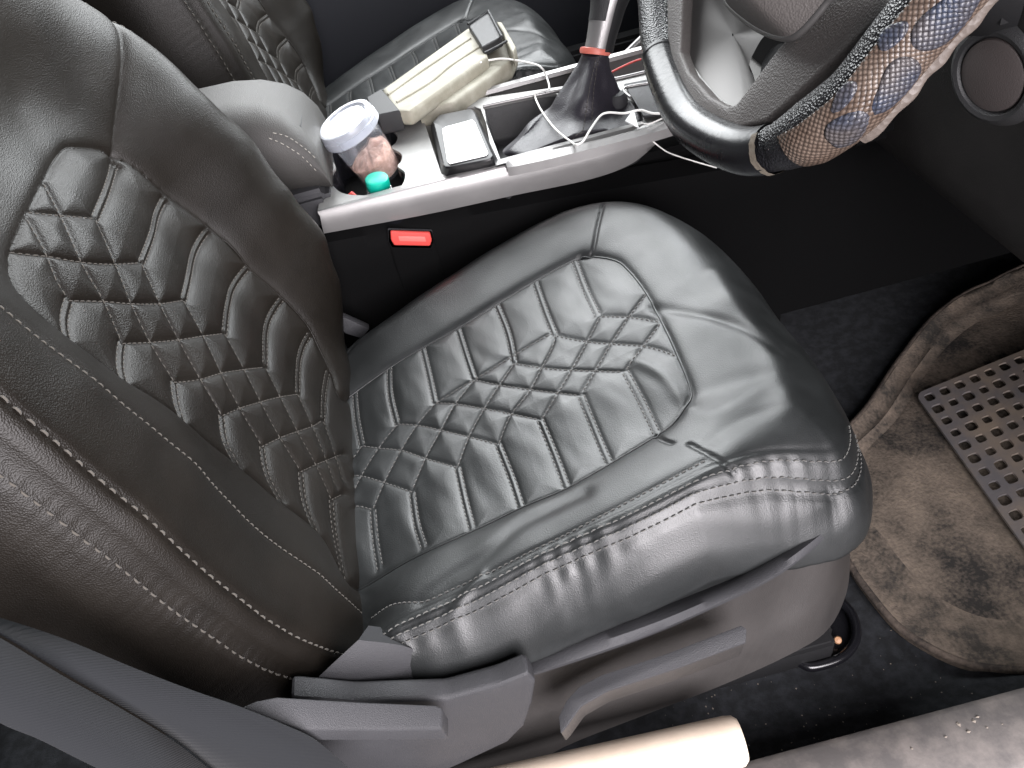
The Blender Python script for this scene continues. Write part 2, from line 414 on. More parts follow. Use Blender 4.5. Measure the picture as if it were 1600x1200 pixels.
def c_side(k, B, n, Z1):
    x = B[:, 0]; front = np.clip((x-.2)/.08, 0, 1); outer = np.clip((-B[:, 1]-.12)/.08, 0, 1)
    depth = .118-.034*outer-.022*front
    bul = .024*outer*(1-front)+.012*front+.006
    th = k*math.pi*.54
    off = bul*np.sin(th)/1.0
    wr = np.sin(x*47+4*np.sin(x*23)+k*9)*.0008*math.sin(math.pi*min(1, k*1.6))*outer
    seam = -.0018*np.exp(-((k*depth-.008)/.0022)**2)
    pk = .0006*np.exp(-((k*depth-.012)/.006)**2)*np.sin(x*300+2*np.sin(x*37))*outer*np.clip(np.sin(x*31+.5)+.4,0,.8)
    return B+n*(off+wr+seam+pk)[:, None], Z1-depth*k**1.15
def c_xf(A): return A

SEAT_BASE = (-.05, 0, 0)
seat = thing('driver_seat', 'black quilted leatherette driver seat filling the middle of the photo, beside the open door', 'car seat', SEAT_BASE, 'front seats of the car')
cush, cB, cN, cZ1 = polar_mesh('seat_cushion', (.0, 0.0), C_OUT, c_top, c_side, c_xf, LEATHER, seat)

def on_cushion(L, n=None, sp=.004, up=.0006):
    L = np.array(L, float); d = np.linalg.norm(np.diff(L, axis=0), axis=1).sum(); P = resample(L, max(3, int(d/sp)))
    return np.c_[P, c_top(P)+up]
NC = np.array([-.24, 0, .97])
def clip_in(L, poly):
    P = resample(L, 60); k = inside(P, poly); return P[k] if k.sum() > 3 else P[:0]
paths = []
for L in c_dbl+c_sng:
    P = clip_in(L, c_ins)
    if len(P) > 3: paths.append((on_cushion(P), NC))
for L in C_STITCH: paths.append((on_cushion(crom(L, 6)), NC))
V, F = stitches(paths, r=.00055)
# welt double stitching along the outer rim
msk = (cB[:, 1] < -.17) & (cB[:, 0] > -.2)
idx = [i for i in range(len(cB)) if msk[i]]
idx.sort(key=lambda i: cB[i, 0])
inner = np.array([cB[i]-cN[i]*.0095 for i in idx]); p1 = np.c_[inner, c_top(inner)+.0008]
inner2 = np.array([cB[i]-cN[i]*.0015 for i in idx]); p2 = np.c_[inner2, c_top(inner2)+.0008]
q, z = c_side(.055, cB, cN, cZ1); p3 = np.c_[q+cN*.0006, z][idx]
V, F = stitches([(p1, (0, 0, 1)), (p2, (0, -.4, .9)), (p3, (0, -.9, .3))], r=.0006, L=.0046, gap=.0024, V=V, F=F)
mk('stitching', V, F, THREAD, cush)
# piping around the insert
pp = resample(c_ins[6:-6], 260); pth = np.c_[pp, c_top(pp)+.0006]
V, F = tube_geo(pth, .0013, 8); mk('piping', V, F, LEATHER, cush)

# ---- backrest, local frame: v across, u up the back, w out of the back
RB = R(17); BO = np.array([-.2, 0, .29]); BU = np.array([-math.sin(RB), 0, math.cos(RB)]); BN = np.array([math.cos(RB), 0, math.sin(RB)])
def b_xf(A): return BO[None]+A[:, 1:2]*BU[None]+A[:, 0:1]*np.array([[0, 1, 0]])+A[:, 2:3]*BN[None]
BQ_D = [
 [(0.1313,0.3498),(0.0782,0.3487),(0.0291,0.3487)],
 [(0.1437,0.2956),(0.0833,0.2953),(0.0288,0.2971)],
 [(0.1537,0.2426),(0.0871,0.2451),(0.0298,0.2466)],
 [(0.1588,0.1835),(0.0847,0.1941),(0.0348,0.1933)],
 [(0.1638,0.1276),(0.0936,0.1357),(0.0403,0.134)],
 [(0.1549,0.0731),(0.0916,0.0828),(0.0426,0.083)],
 [(0.1276,0.0314),(0.0782,0.0383),(0.0368,0.04)],
 [(-0.077,0.3408),(-0.1004,0.3387),(-0.1241,0.3342)],
 [(-0.0782,0.2904),(-0.1027,0.2873),(-0.1235,0.2839)],
 [(-0.0764,0.2365),(-0.0977,0.2311),(-0.1184,0.2233)],
 [(-0.0707,0.181),(-0.099,0.1718),(-0.1182,0.1551)],
 [(-0.0689,0.1277),(-0.098,0.1186),(-0.1213,0.0994)],
 [(-0.0638,0.0733),(-0.1016,0.0666),(-0.1323,0.0515)],
 [(-0.0684,0.025),(-0.1173,0.0198),(-0.1654,0.0106)],
]
BQ_S = [
 [(-0.0198,0.3927),(0.0009,0.3728),(0.0291,0.3487)],
 [(-0.0735,0.3897),(-0.054,0.3683),(-0.0333,0.3448),(-0.0059,0.3209),(0.0288,0.2971)],
 [(-0.0781,0.3405),(-0.0546,0.3181),(-0.0313,0.2945),(-0.0018,0.269),(0.0298,0.2466)],
 [(-0.0787,0.2902),(-0.0545,0.2674),(-0.0253,0.2418),(0.0056,0.2174),(0.0348,0.1933)],
 [(-0.0769,0.2364),(-0.0507,0.2114),(-0.0221,0.1898),(0.0093,0.1624),(0.0403,0.134)],
 [(-0.0708,0.1801),(-0.0453,0.1613),(-0.0148,0.1358),(0.0159,0.109),(0.0426,0.083)],
 [(-0.0695,0.1276),(-0.041,0.1054),(-0.013,0.0808),(0.0128,0.0578),(0.0368,0.04)],
 [(-0.0632,0.0729),(-0.0385,0.0509),(-0.0004,0.0157),(0.0133,0.0022)],
 [(-0.0678,0.0242),(-0.0463,0.004)],
 [(-0.0283,0.391),(-0.054,0.3683),(-0.0697,0.3536),(-0.077,0.3408)],
 [(0.027,0.3931),(0.001,0.3728),(-0.0332,0.3448),(-0.053,0.3162),(-0.0775,0.2905)],
 [(0.0291,0.3487),(-0.0033,0.319),(-0.0313,0.2945),(-0.0545,0.2674),(-0.0756,0.2366)],
 [(0.0289,0.2972),(-0.0018,0.269),(-0.0253,0.2418),(-0.0501,0.2115),(-0.0701,0.1811)],
 [(0.0298,0.2466),(0.0056,0.2174),(-0.0221,0.1898),(-0.0453,0.1613),(-0.0681,0.1277)],
 [(0.0348,0.1933),(0.0093,0.1624),(-0.0148,0.1358),(-0.041,0.1054),(-0.0628,0.0733)],
 [(0.0403,0.134),(0.0159,0.109),(-0.013,0.0808),(-0.0385,0.0509),(-0.0677,0.025)],
 [(0.0426,0.083),(0.0128,0.0578),(-0.0182,0.0349),(-0.0463,0.0166)],
 [(0.0368,0.04),(0.0037,0.02),(-0.0271,0.0034)],
]
B_INS = [(0.1402,0.3477),(0.1315,0.3666),(0.1069,0.3839),(0.0869,0.3933),(0.0325,0.3948),(-0.0209,0.3934),(-0.0703,0.3914),(-0.0921,0.3864),(-0.1033,0.3817),(-0.1153,0.3698),(-0.1209,0.3547),(-0.1236,0.335),(-0.1236,0.3089),(-0.1234,0.2823),(-0.1171,0.2403),(-0.1178,0.2033),(-0.1178,0.1545),(-0.1233,0.1003),(-0.1308,0.0479),(-0.1619,0.0037)] + [(-.12,-.06),(0.0,-.06),(.15,-.06)] + [(0.1038,0.0043),(0.1312,0.0276),(0.1586,0.0696),(0.1638,0.1276),(0.1596,0.1848),(0.1596,0.2418),(0.1513,0.294),(0.1456,0.3239)]
B_OUT = [(-.255,.02),(-.272,.10),(-.276,.22),(-.270,.34),(-.255,.42),(-.215,.50),(-.17,.57),(-.12,.635),(0,.655),(.12,.635),(.165,.57),(.228,.50),(.256,.42),(.264,.34),(.268,.22),(.262,.10),(.245,.01),(.215,-.045),(.12,-.075),(0,-.08),(-.12,-.075),(-.225,-.045)]
B_STITCH1 = [(-.19,.52),(-.19,.46),(-.19,.398),(-.19,.326),(-.19,.237),(-.19,.15),(-.19,.064),(-.186,-.02)]
B_SEAM = [(0.3049,0.4707),(0.2608,0.4436),(0.2272,0.4197),(0.1959,0.3977),(0.1592,0.373),(0.1288,0.3509)]
b_bulk = TPS([(v, u, 0) for u in (0, .1, .2, .3, .37) for v in (-.115, -.05, .02, .09, .14)] +
             [(-.19, .398, .041), (-.19, .326, .038), (-.19, .237, .033), (-.19, .064, .014), (-.19, -.02, .0),
              (-.25, .38, .045), (-.25, .313, .041), (-.25, .219, .028), (-.25, .115, .013), (-.25, .017, .0),
              (.235, .50, .030), (.235, .42, .052), (.235, .37, .064), (.235, .33, .070), (.235, .27, .074), (.235, .20, .074), (.235, .13, .068), (.235, .07, .045), (.22, -.02, -.015),
              (.262, .33, .055), (.262, .2, .055), (.262, .1, .045), (.19, .33, .045), (.19, .2, .042), (.19, .1, .030),
              (0, .44, -.012), (-.09, .44, -.004), (.09, .44, -.008), (0, .55, .03), (0, .62, .03), (.12, .55, .04), (-.12, .55, .035), (.17, .48, .035), (-.17, .48, .04),
              (0, -.07, -.01)] + [(.158, u, .006) for u in (.0, .06, .12, .18, .24, .30)] + [(.192, .05, .022), (.192, .15, .034), (.192, .25, .042), (.2, .38, .040)], 4e-4)
b_dbl = []
for L in BQ_D:
    a, b = offset_lines(resample(crom(L, 6), 24), .0033); b_dbl += [a, b]
b_sng = [resample(crom(L, 6), 40) for L in BQ_S]
b_ins = resample(crom(B_INS, 6), 240); b_insc = np.vstack([b_ins, b_ins[:1]])
B_BO = resample(crom(B_OUT, 12, True), 400, True)
def b_top(P):
    w = b_bulk(P); ins = inside(P, b_ins)
    dl = catD(P, b_dbl+b_sng); de = catD(P, [b_insc]); d = np.minimum(dl, de)
    puff = .0052*(1-np.exp(-d/.009))-.0010*np.exp(-(d/.0016)**2)
    w += np.where(ins, puff-.004, .002*(1-np.exp(-de/.012))-.004*np.exp(-de/.004)+wob(P, .15, 9)*.0010)
    w -= .0012*np.exp(-catD(P, [crom(B_STITCH1, 6)])/.003)
    w -= .0050*np.exp(-catD(P, [crom(B_SEAM, 6)])/.006)
    e = catD(P, [np.vstack([B_BO, B_BO[:1]])]); Rr = .028
    k = np.clip(1-e/Rr, 0, 1); w -= .022*(1-np.sqrt(np.maximum(0, 1-k**2.2)))
    outer = np.clip((-P[:, 0]-.2)/.03, 0, 1)
    w -= outer*.0016*np.exp(-((e-.014)/.0022)**2)
    return w
def b_side(k, B, n, Z1):
    low = np.clip((.1-B[:, 1])/.12, 0, 1)
    depth = .13-.03*low
    off = .020*np.sin(k*math.pi*.8)+.004
    ea = (k*depth)
    seam = -.0018*np.exp(-((ea-.005)/.0022)**2)
    taper = -.03*k*k*low
    return B+n*(off*np.ones(len(B))*(1-.4*low)+seam+taper)[:, None], Z1-depth*k**1.1
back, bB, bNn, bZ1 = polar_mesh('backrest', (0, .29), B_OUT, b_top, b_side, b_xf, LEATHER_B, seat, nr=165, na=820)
def on_back(L, sp=.004, up=.0006):
    L = np.array(L, float); d = np.linalg.norm(np.diff(L, axis=0), axis=1).sum(); P = resample(L, max(3, int(d/sp)))
    return b_xf(np.c_[P, b_top(P)+up])
paths = []
for L in b_dbl+b_sng:
    P = clip_in(L, b_ins)
    if len(P) > 3: paths.append((on_back(P), BN))
paths.append((on_back(crom(B_STITCH1, 6)), BN))
V, F = stitches(paths, r=.0005)
idx = [i for i in range(len(bB)) if bB[i, 0] < -.16 and -.045 < bB[i, 1] < .6]; idx.sort(key=lambda i: bB[i, 1])
i1 = np.array([bB[i]-bNn[i]*.014 for i in idx]); p1 = b_xf(np.c_[i1, b_top(i1)+.0008])
q, z = b_side(.05, bB, bNn, bZ1); p2 = b_xf(np.c_[q+bNn*.0006, z][idx])
V, F = stitches([(p1, BN), (p2, (0, -1, .1))], r=.0008, L=.0055, gap=.004, V=V, F=F)
idx = [i for i in range(len(bB)) if bB[i, 0] > .16 and .0 < bB[i, 1] < .6]; idx.sort(key=lambda i: bB[i, 1])
q, z = b_side(.05, bB, bNn, bZ1); p2 = b_xf(np.c_[q+bNn*.0006, z][idx])
i1 = np.array([bB[i]-bNn[i]*.006 for i in idx]); p1 = b_xf(np.c_[i1, b_top(i1)+.0008])
V, F = stitches([(p1, BN), (p2, (0, 1, .1))], r=.0006, L=.0046, gap=.003, V=V, F=F)
mk('stitching', V, F, THREAD_B, back)
pp = resample(b_ins, 300); V, F = tube_geo(b_xf(np.c_[pp, b_top(pp)+.0002]), .0010, 8); mk('piping', V, F, LEATHER_B, back)

# passenger seat shares the shapes; its own lower frame is hidden
PS = thing('passenger_seat', 'far black quilted passenger seat carrying the beige folded sunshade', 'car seat', (-.05+-0.03, 0.93, 0), 'front seats of the car')
for ch in (cush, back):
    c2 = ch.copy(); col.objects.link(c2); c2.parent = PS
    for g in ch.children: d2 = g.copy(); col.objects.link(d2); d2.parent = c2

# ---- seat side shield, ledge, levers
def strip(name, rows, m, parent, n=60, angle=40, thick=None):
    rr = [resample(crom(r, 8), n) for r in rows]
    V = [tuple(p) for r in rr for p in r]; F = []
    for i in range(len(rr)-1):
        for k in range(n-1): F.append((i*n+k, i*n+k+1, (i+1)*n+k+1, (i+1)*n+k))
    o = mk(name, V, F, m, parent, True, angle)
    if thick:
        md = o.modifiers.new('thickness', 'SOLIDIFY'); md.thickness = thick; md.offset = -1
    return o
ledge_in = [(-0.1778,-0.252,0.3405),(-0.1433,-0.252,0.3081),(-0.1273,-0.252,0.2603)] + [(-0.0902,-0.254,0.2407),(-0.0283,-0.254,0.2489),(0.0567,-0.254,0.2584),(0.1129,-0.254,0.2703),(0.1671,-0.254,0.2905)] + [(0.2136,-0.245,0.3036)] + [(0.2598,-0.22,0.2977)] + [(0.3023,-0.17,0.2445)] + [(0.3445,-0.1,0.1585)]
ledge_out = [(-0.2253,-0.276,0.3297),(-0.1946,-0.276,0.2928),(-0.1564,-0.276,0.2697),(-0.1134,-0.276,0.2569),(-0.0557,-0.276,0.2537)] + [(0.0518,-0.268,0.2514),(0.1182,-0.268,0.2714),(0.1717,-0.268,0.2937)] + [(0.2082,-0.257,0.2998)] + [(0.2586,-0.23,0.294)] + [(0.3023,-0.178,0.2421)] + [(0.3484,-0.1,0.151)]
def dn(L, dz, dy=0., x0=0): return [(p[0], p[1]+dy, p[2]-dz) for p in L]
mid_in = [(p[0], p[1]+.03, p[2]-.03) for p in ledge_in]
strip('side_ledge', [mid_in, ledge_in, [((a[0]+b[0])/2, (a[1]+b[1])/2-.002, (a[2]+b[2])/2+.003) for a, b in zip(ledge_in, ledge_out)], ledge_out, dn(ledge_out, .006, .001)], PLASTIC, seat, 90, 50)
lo = resample(crom(ledge_out, 8), 60)
rows = [dn(lo, .005, .003), dn(lo, .014, .014), dn(lo, .035, .020)]
bot = [(-0.2912,-0.262,0.1756),(-0.2567,-0.262,0.1073),(-0.1849,-0.262,0.0156),(-0.1139,-0.262,0.0038),(-0.0482,-0.262,0.0471),(0.0396,-0.262,0.0725),(0.1273,-0.262,0.0948),(0.201,-0.262,0.125)] + [(0.2537,-0.235,0.0966)] + [(0.2991,-0.19,0.0714)] + [(0.3474,-0.12,0.0083)]
bt = resample(crom(bot, 8), 60)
rows += [(.5*np.array(rows[-1])+.5*bt+np.array([0, -.010, 0])), bt+np.array([0, -.004, .01]), bt, bt+np.array([0, .02, -.002])]
strip('side_shield', rows, PLASTIC_BR, seat, 60, 55)
# rear cover of the shield that stands proud, with its rounded front edge
rc = [(-0.2286,-0.294,0.3537),(-0.1865,-0.294,0.3185),(-0.12,-0.294,0.2855),(-0.0755,-0.294,0.2861),(-0.0489,-0.294,0.2922),(-0.0455,-0.294,0.2734),(-0.0555,-0.294,0.2358),(-0.0699,-0.294,0.196),(-0.0899,-0.294,0.1716),(-0.1416,-0.294,0.1508),(-0.198,-0.294,0.1312),(-0.295,-0.294,0.1949)]
prism('recliner_cover', rc, (0, .02, .0), PLASTIC, seat, .005, 3)
# recline lever
rl = [(-0.2447,-0.3213,0.4078),(-0.2348,-0.3157,0.4016),(-0.2234,-0.312,0.393),(-0.1764,-0.3094,0.3498),(-0.1271,-0.3056,0.305),(-0.1223,-0.3072,0.2995),(-0.1258,-0.3216,0.2944),(-0.1638,-0.3258,0.3282),(-0.2128,-0.3303,0.3721),(-0.2278,-0.3269,0.3884)]
prism('recline_lever', rl, (0, -.001, -.020), PLASTIC, seat, .003, 3)
hl = [(-0.0361,-0.3061,0.2248),(-0.026,-0.2967,0.2305),(-0.0119,-0.29,0.2362),(0.0099,-0.2878,0.2418),(0.0682,-0.2901,0.2538),(0.1359,-0.29,0.2689),(0.1388,-0.294,0.268),(0.1347,-0.3027,0.2638),(0.0751,-0.303,0.2505),(0.0117,-0.3006,0.2374),(-0.0145,-0.3043,0.2302),(-0.0315,-0.3149,0.2225),(-0.0378,-0.3179,0.2199)]
hv = prism('height_lever', hl, (0, .010, -.046), PLASTIC_BR, seat, .003, 3)
prism('lever_top', [(p[0], p[1]-.0005, p[2]+.0012) for p in hl], (0, 0, -.003), PLASTIC, hv, .001, 2)
# front corner foot of the seat rail: looped gloss bracket on the carpet
ft = [(0.211,-0.2217,0.012),(0.2337,-0.2137,0.012),(0.288,-0.1731,0.012),(0.3166,-0.1684,0.012),(0.3204,-0.187,0.012),(0.3136,-0.2103,0.012),(0.2997,-0.2267,0.012),(0.2772,-0.2339,0.012),(0.2466,-0.2316,0.012),(0.2378,-0.2213,0.012),(0.2193,-0.2201,0.012)]
prism('rail_foot', ft, (0, 0, .008), GLOSS, seat, .003, 2)
tube('rail_foot_rim', [(0.2005,-0.2267,0.028),(0.2243,-0.2239,0.028),(0.2329,-0.2326,0.028),(0.2428,-0.24,0.028),(0.2728,-0.2391,0.028),(0.2942,-0.2295,0.028),(0.3072,-0.2131,0.028),(0.3121,-0.192,0.028),(0.3076,-0.1734,0.028)], .0055, GLOSS, seat, 12, 8)
bx_, by_, _ = [(0.2748,-0.2034,0.02)][0]
lathe('rail_bolt', [(0, .012), (.006, .012), (.008, .009), (.008, 0)], METAL, seat, (bx_, by_, .02), seg=6)
oc = [(0.282,-0.219,0.03)][0]
lathe('rail_plug', [(0, .003), (.0035, .0025), (.0045, 0)], mat('orange_cap', (.42, .22, .11), .5), seat, oc, (-.2, -.5, 1), 16)
box('seat_rail', (-.3, -.235, .02), (.27, -.195, .06), BLACK, seat, .004)
box('seat_rail', (-.3, .195, .02), (.27, .235, .06), BLACK, seat, .004)
box('seat_pan', (-.27, -.225, .07), (.22, .225, .215), BLACK, seat, .03, 3)
prism('hinge_cover', [(-0.1975,0.245,0.314),(-0.1901,0.245,0.3049),(-0.1668,0.245,0.2788),(-0.182,0.245,0.2655),(-0.2002,0.245,0.2811),(-0.2061,0.245,0.2946)], (0, .012, 0), PLASTIC, seat, .003, 2)
# buckle stalk and red release button
bk_ = thing('seat_belt_buckle', 'seat belt buckle with bright red release button between seat and console', 'buckle', (-.08, .285, .3))
bq = [(-0.1012,0.286,0.3904),(-0.0525,0.286,0.3734),(-0.0531,0.286,0.3615),(-0.0578,0.286,0.3538),(-0.1026,0.286,0.3688),(-0.1043,0.286,0.3774)]
prism('release_button', bq, (0, .006, 0), RED, bk_, .0025, 3)
prism('button_ridge', [(-0.0936,0.2855,0.3814),(-0.0604,0.2855,0.3701),(-0.0608,0.2855,0.3622),(-0.0942,0.2855,0.3736)], (0, .002, 0), mat('button_highlight', (.75, .16, .14), .35), bk_, .0008, 2)
cq = [(-0.1036,0.29,0.3926),(-0.0493,0.29,0.374),(-0.0501,0.29,0.3581),(-0.0575,0.29,0.347),(-0.1074,0.29,0.3637),(-0.1093,0.29,0.3744)]
prism('buckle_body', cq, (-.004, .012, -.09), TUNNEL, bk_, .002, 2)
prism('buckle_surround', cq, (0, .004, 0), PLASTIC, bk_, .0015, 2)

# ================================================================ CONSOLE
cs = thing('centre_console', 'silver topped centre console with cup holders between the two seats', 'console', (0, .4, 0))
ZT = .432
def T2(l): return [(p[0], p[1]) for p in l]
top_out = T2([(-0.182,0.3096,0.432),(-0.0319,0.3072,0.432),(0.1248,0.2988,0.432),(0.2385,0.2907,0.432),(0.2631,0.289,0.432)]) + [(.40,.30),(.47,.33),(.47,.52),(.40,.545)] + T2([(0.2987,0.4551,0.432),(0.183,0.4792,0.432),(0.0489,0.5185,0.432),(-0.0903,0.5395,0.432),(-0.2019,0.551,0.432)]) + [(-.17,.50),(-.175,.40)]
cup = []
hc = T2([(-0.1207,0.3141,0.432),(-0.1501,0.3369,0.432),(-0.1647,0.3736,0.432),(-0.1636,0.4029,0.432),(-0.1589,0.4196,0.432),(-0.1671,0.4585,0.432),(-0.1621,0.4979,0.432),(-0.1375,0.5161,0.432),(-0.094,0.5049,0.432),(-0.0769,0.4988,0.432),(-0.0658,0.4633,0.432),(-0.0702,0.4405,0.432),(-0.0773,0.4323,0.432),(-0.0645,0.4044,0.432),(-0.0662,0.3819,0.432),(-0.0724,0.3702,0.432),(-0.0636,0.3465,0.432),(-0.0704,0.3144,0.432),(-0.0918,0.2986,0.432)])
cup = [tuple(p) for p in resample(crom(hc, 6, True), 90, True)]
tray = rrect(*[(0.08911237932985762,0.36057104535791173)][0], .034, .070, .008)
T2tray = T2([(0.0631,0.4713,0.432),(0.0695,0.4811,0.432),(0.162,0.4668,0.432),(0.1841,0.4286,0.432),(0.2496,0.3697,0.432),(0.2534,0.325,0.432),(0.2274,0.2956,0.432),(0.0736,0.3047,0.432),(0.0554,0.2971,0.432),(0.0512,0.3122,0.432)])
tray = [tuple(p) for p in resample(crom(T2tray, 3, True), 60, True)]
rec = T2([(-0.0257,0.487,0.432),(-0.0149,0.4985,0.432),(0.0123,0.4995,0.432),(0.052,0.4925,0.432),(0.0595,0.4783,0.432),(0.0603,0.3161,0.432),(0.0518,0.2956,0.432),(-0.0106,0.3077,0.432),(-0.018,0.3172,0.432)])
plate('console_top', top_out, [cup, tray, rec], .003, SILVER_W, cs, lambda v: (v[0], v[1], v[2]+ZT), bevel=.0008)
def well(name, loop, depth, m, parent, shrink=.92, zt=ZT-.001):
    c = np.mean(np.array(loop), 0); secs = []
    for s, dz in ((1.0, 0), (.97, -.003), (shrink, -depth*.9), (shrink-.05, -depth), (.02, -depth)):
        secs.append([(c[0]+(p[0]-c[0])*s, c[1]+(p[1]-c[1])*s, zt+dz) for p in loop])
    return loft(name, secs, m, parent, caps=False)
well('cup_well', cup, .075, GLOSS, cs)
well('storage_tray', tray, .05, PLASTIC_D, cs, .95)
well('switch_recess', rec, .012, mat('recess_grey', (.16, .155, .14), .5), cs, .93)
# near side silver band, its lower dark cheek and the tunnel below
e1 = [(-0.1815,0.298,0.4376),(-0.0318,0.298,0.4359),(0.1245,0.298,0.4316),(0.19,0.298,0.4299),(0.2405,0.298,0.4282),(0.2581,0.298,0.4135)]
e2 = [(-0.18,0.2945,0.4325),(-0.0333,0.2945,0.4318),(0.1231,0.2945,0.4274),(0.1885,0.2945,0.4249),(0.2391,0.2945,0.424),(0.2585,0.2945,0.4114)]
e3 = [(-0.185,0.299,0.4053),(-0.05,0.299,0.3935),(0.0639,0.299,0.3875),(0.1664,0.299,0.3812),(0.2245,0.299,0.387),(0.2614,0.299,0.4067)]
strip('side_band', [[(p[0], .318, ZT+.0005) for p in e1], [(p[0], p[1]+.006, ZT+.0035) for p in e1], e1, e2, [((a[0]+b[0])/2, .2945, (a[2]+b[2])/2) for a, b in zip(e2, e3)], e3, dn(e3, .004, .012)], SILVER, cs, 80, 45)
far = [(-0.1986,0.532,0.4397),(-0.0894,0.532,0.436),(0.0497,0.532,0.4273),(0.1923,0.532,0.412),(0.3207,0.532,0.4008),(0.3913,0.532,0.403)]
strip('far_rail', [[(p[0], p[1]-.010, ZT+.001) for p in far], [(p[0], p[1]-.007, ZT+.006) for p in far], [(p[0], p[1]+.002, ZT+.007) for p in far], [(p[0], p[1]+.007, ZT-.004) for p in far], [(p[0], p[1]+.007, ZT-.05) for p in far]], SILVER, cs, 60, 40)
nr_ = [(0.0638,0.2913,0.437),(0.0743,0.3033,0.437),(0.1252,0.2973,0.437),(0.2055,0.2904,0.437),(0.269,0.2935,0.437),(0.3194,0.3055,0.437)]
nr2 = [(0.0639,0.2823,0.437),(0.0782,0.2794,0.437),(0.1268,0.2745,0.437),(0.2044,0.2722,0.437),(0.2705,0.2731,0.437),(0.3189,0.2815,0.437)]
strip('shifter_rail', [dn(nr_, .012), nr_, [((a[0]+b[0])/2, (a[1]+b[1])/2, .441) for a, b in zip(nr_, nr2)], nr2, dn(nr2, .012)], SILVER, cs, 50, 40)
fr = [(0.0635,0.48,0.436),(0.17,0.4657,0.436),(0.2515,0.4531,0.436),(0.299,0.4491,0.436)]
tube('shifter_rail_far', fr, .0028, SILVER, cs, 10, 8)
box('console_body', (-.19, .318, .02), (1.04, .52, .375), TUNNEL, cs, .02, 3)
chk1 = [(-0.2116,0.298,0.3942),(-0.0537,0.298,0.3805),(0.0604,0.298,0.3706),(0.1638,0.298,0.3624),(0.3233,0.298,0.3467),(0.4854,0.298,0.329)]
chk2 = [(-0.2196,0.292,0.373),(-0.0597,0.292,0.3608),(0.055,0.292,0.3489),(0.1594,0.292,0.3394),(0.3207,0.292,0.3252),(0.4478,0.292,0.3088)]
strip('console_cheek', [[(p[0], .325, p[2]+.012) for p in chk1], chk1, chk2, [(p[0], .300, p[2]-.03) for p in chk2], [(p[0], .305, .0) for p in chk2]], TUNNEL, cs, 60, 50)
# end pocket in front of the shifter
pk = [(0.2556,0.4185,0.438),(0.2862,0.4139,0.438),(0.3426,0.3932,0.438),(0.3175,0.3002,0.438),(0.2763,0.3025,0.438),(0.2502,0.3132,0.438)]
prism('front_pad', pk, (0, 0, .004), PLASTIC, cs, .002, 2)
tube('front_pad_rim', [(0.2508,0.3704,0.443),(0.2512,0.4017,0.443),(0.2855,0.3965,0.443),(0.334,0.3813,0.443)], .002, SILVER, cs, 8, 6)
# armrest lid
def ringsec(x, y0, y1, z0, z1, r, n=6):
    o = []
    for cy, cz, a0 in ((y1-r, z1-r, 0), (y0+r, z1-r, 90), (y0+r, z0+r, 180), (y1-r, z0+r, 270)):
        for k in range(n+1):
            a = R(a0+90*k/n); o.append((x, cy+r*math.cos(a), cz+r*math.sin(a)))
    return o
AR = thing('armrest_box', 'grey padded armrest box with a chrome latch behind the cup holders', 'armrest', (-.3, .41, .43))
lidm = mat('armrest_vinyl', (.034, .032, .030), .6, bump=.5, bscale=900, kind='voronoi', var=.08)
secs = []
for x, zt, z0, r in ((-.50, .565, .44, .055), (-.30, .568, .44, .055), (-.25, .566, .44, .055), (-.215, .558, .44, .052), (-.190, .544, .44, .046), (-.172, .524, .44, .038), (-.162, .500, .44, .028), (-.158, .468, .445, .011)):
    secs.append(ringsec(x, .330-.004*(x+.5), .50, z0, zt, min(r, (zt-z0)/2.1)))
lid = loft('armrest_lid', secs, lidm, AR, angle=60)
lt = [(-0.1685,0.4013,0.5159),(-0.1685,0.426,0.5035),(-0.1685,0.4385,0.4852),(-0.1685,0.3966,0.4839),(-0.1685,0.3765,0.4969),(-0.1685,0.3598,0.5158)]
prism('latch', lt, (-.01, 0, 0), METAL, AR, .001, 2)
lr_ = [(-0.171,0.4032,0.5228),(-0.171,0.4864,0.48),(-0.171,0.4202,0.4661),(-0.171,0.3576,0.5027),(-0.171,0.3596,0.5244)]
prism('latch_recess', lr_, (-.01, 0, 0), BLACK, AR, .001, 1)
box('armrest_bin', (-.50, .325, .30), (-.165, .505, .45), PLASTIC, AR, .01, 3)
sp = [ ([(-0.2083,0.327,0.5333),(-0.1953,0.327,0.5221),(-0.1792,0.327,0.5012),(-0.1682,0.327,0.476)], (0,-1,0)), ([(-0.2015,0.327,0.5381),(-0.185,0.327,0.5277),(-0.1694,0.327,0.5054),(-0.1619,0.327,0.4884)], (0,-1,0)) ]
V, F = stitches([(crom(a, 8), n) for a, n in sp], r=.0005, L=.004, gap=.003); mk('stitching', V, F, mat('pale_thread', (.28, .26, .23), .7), lid)

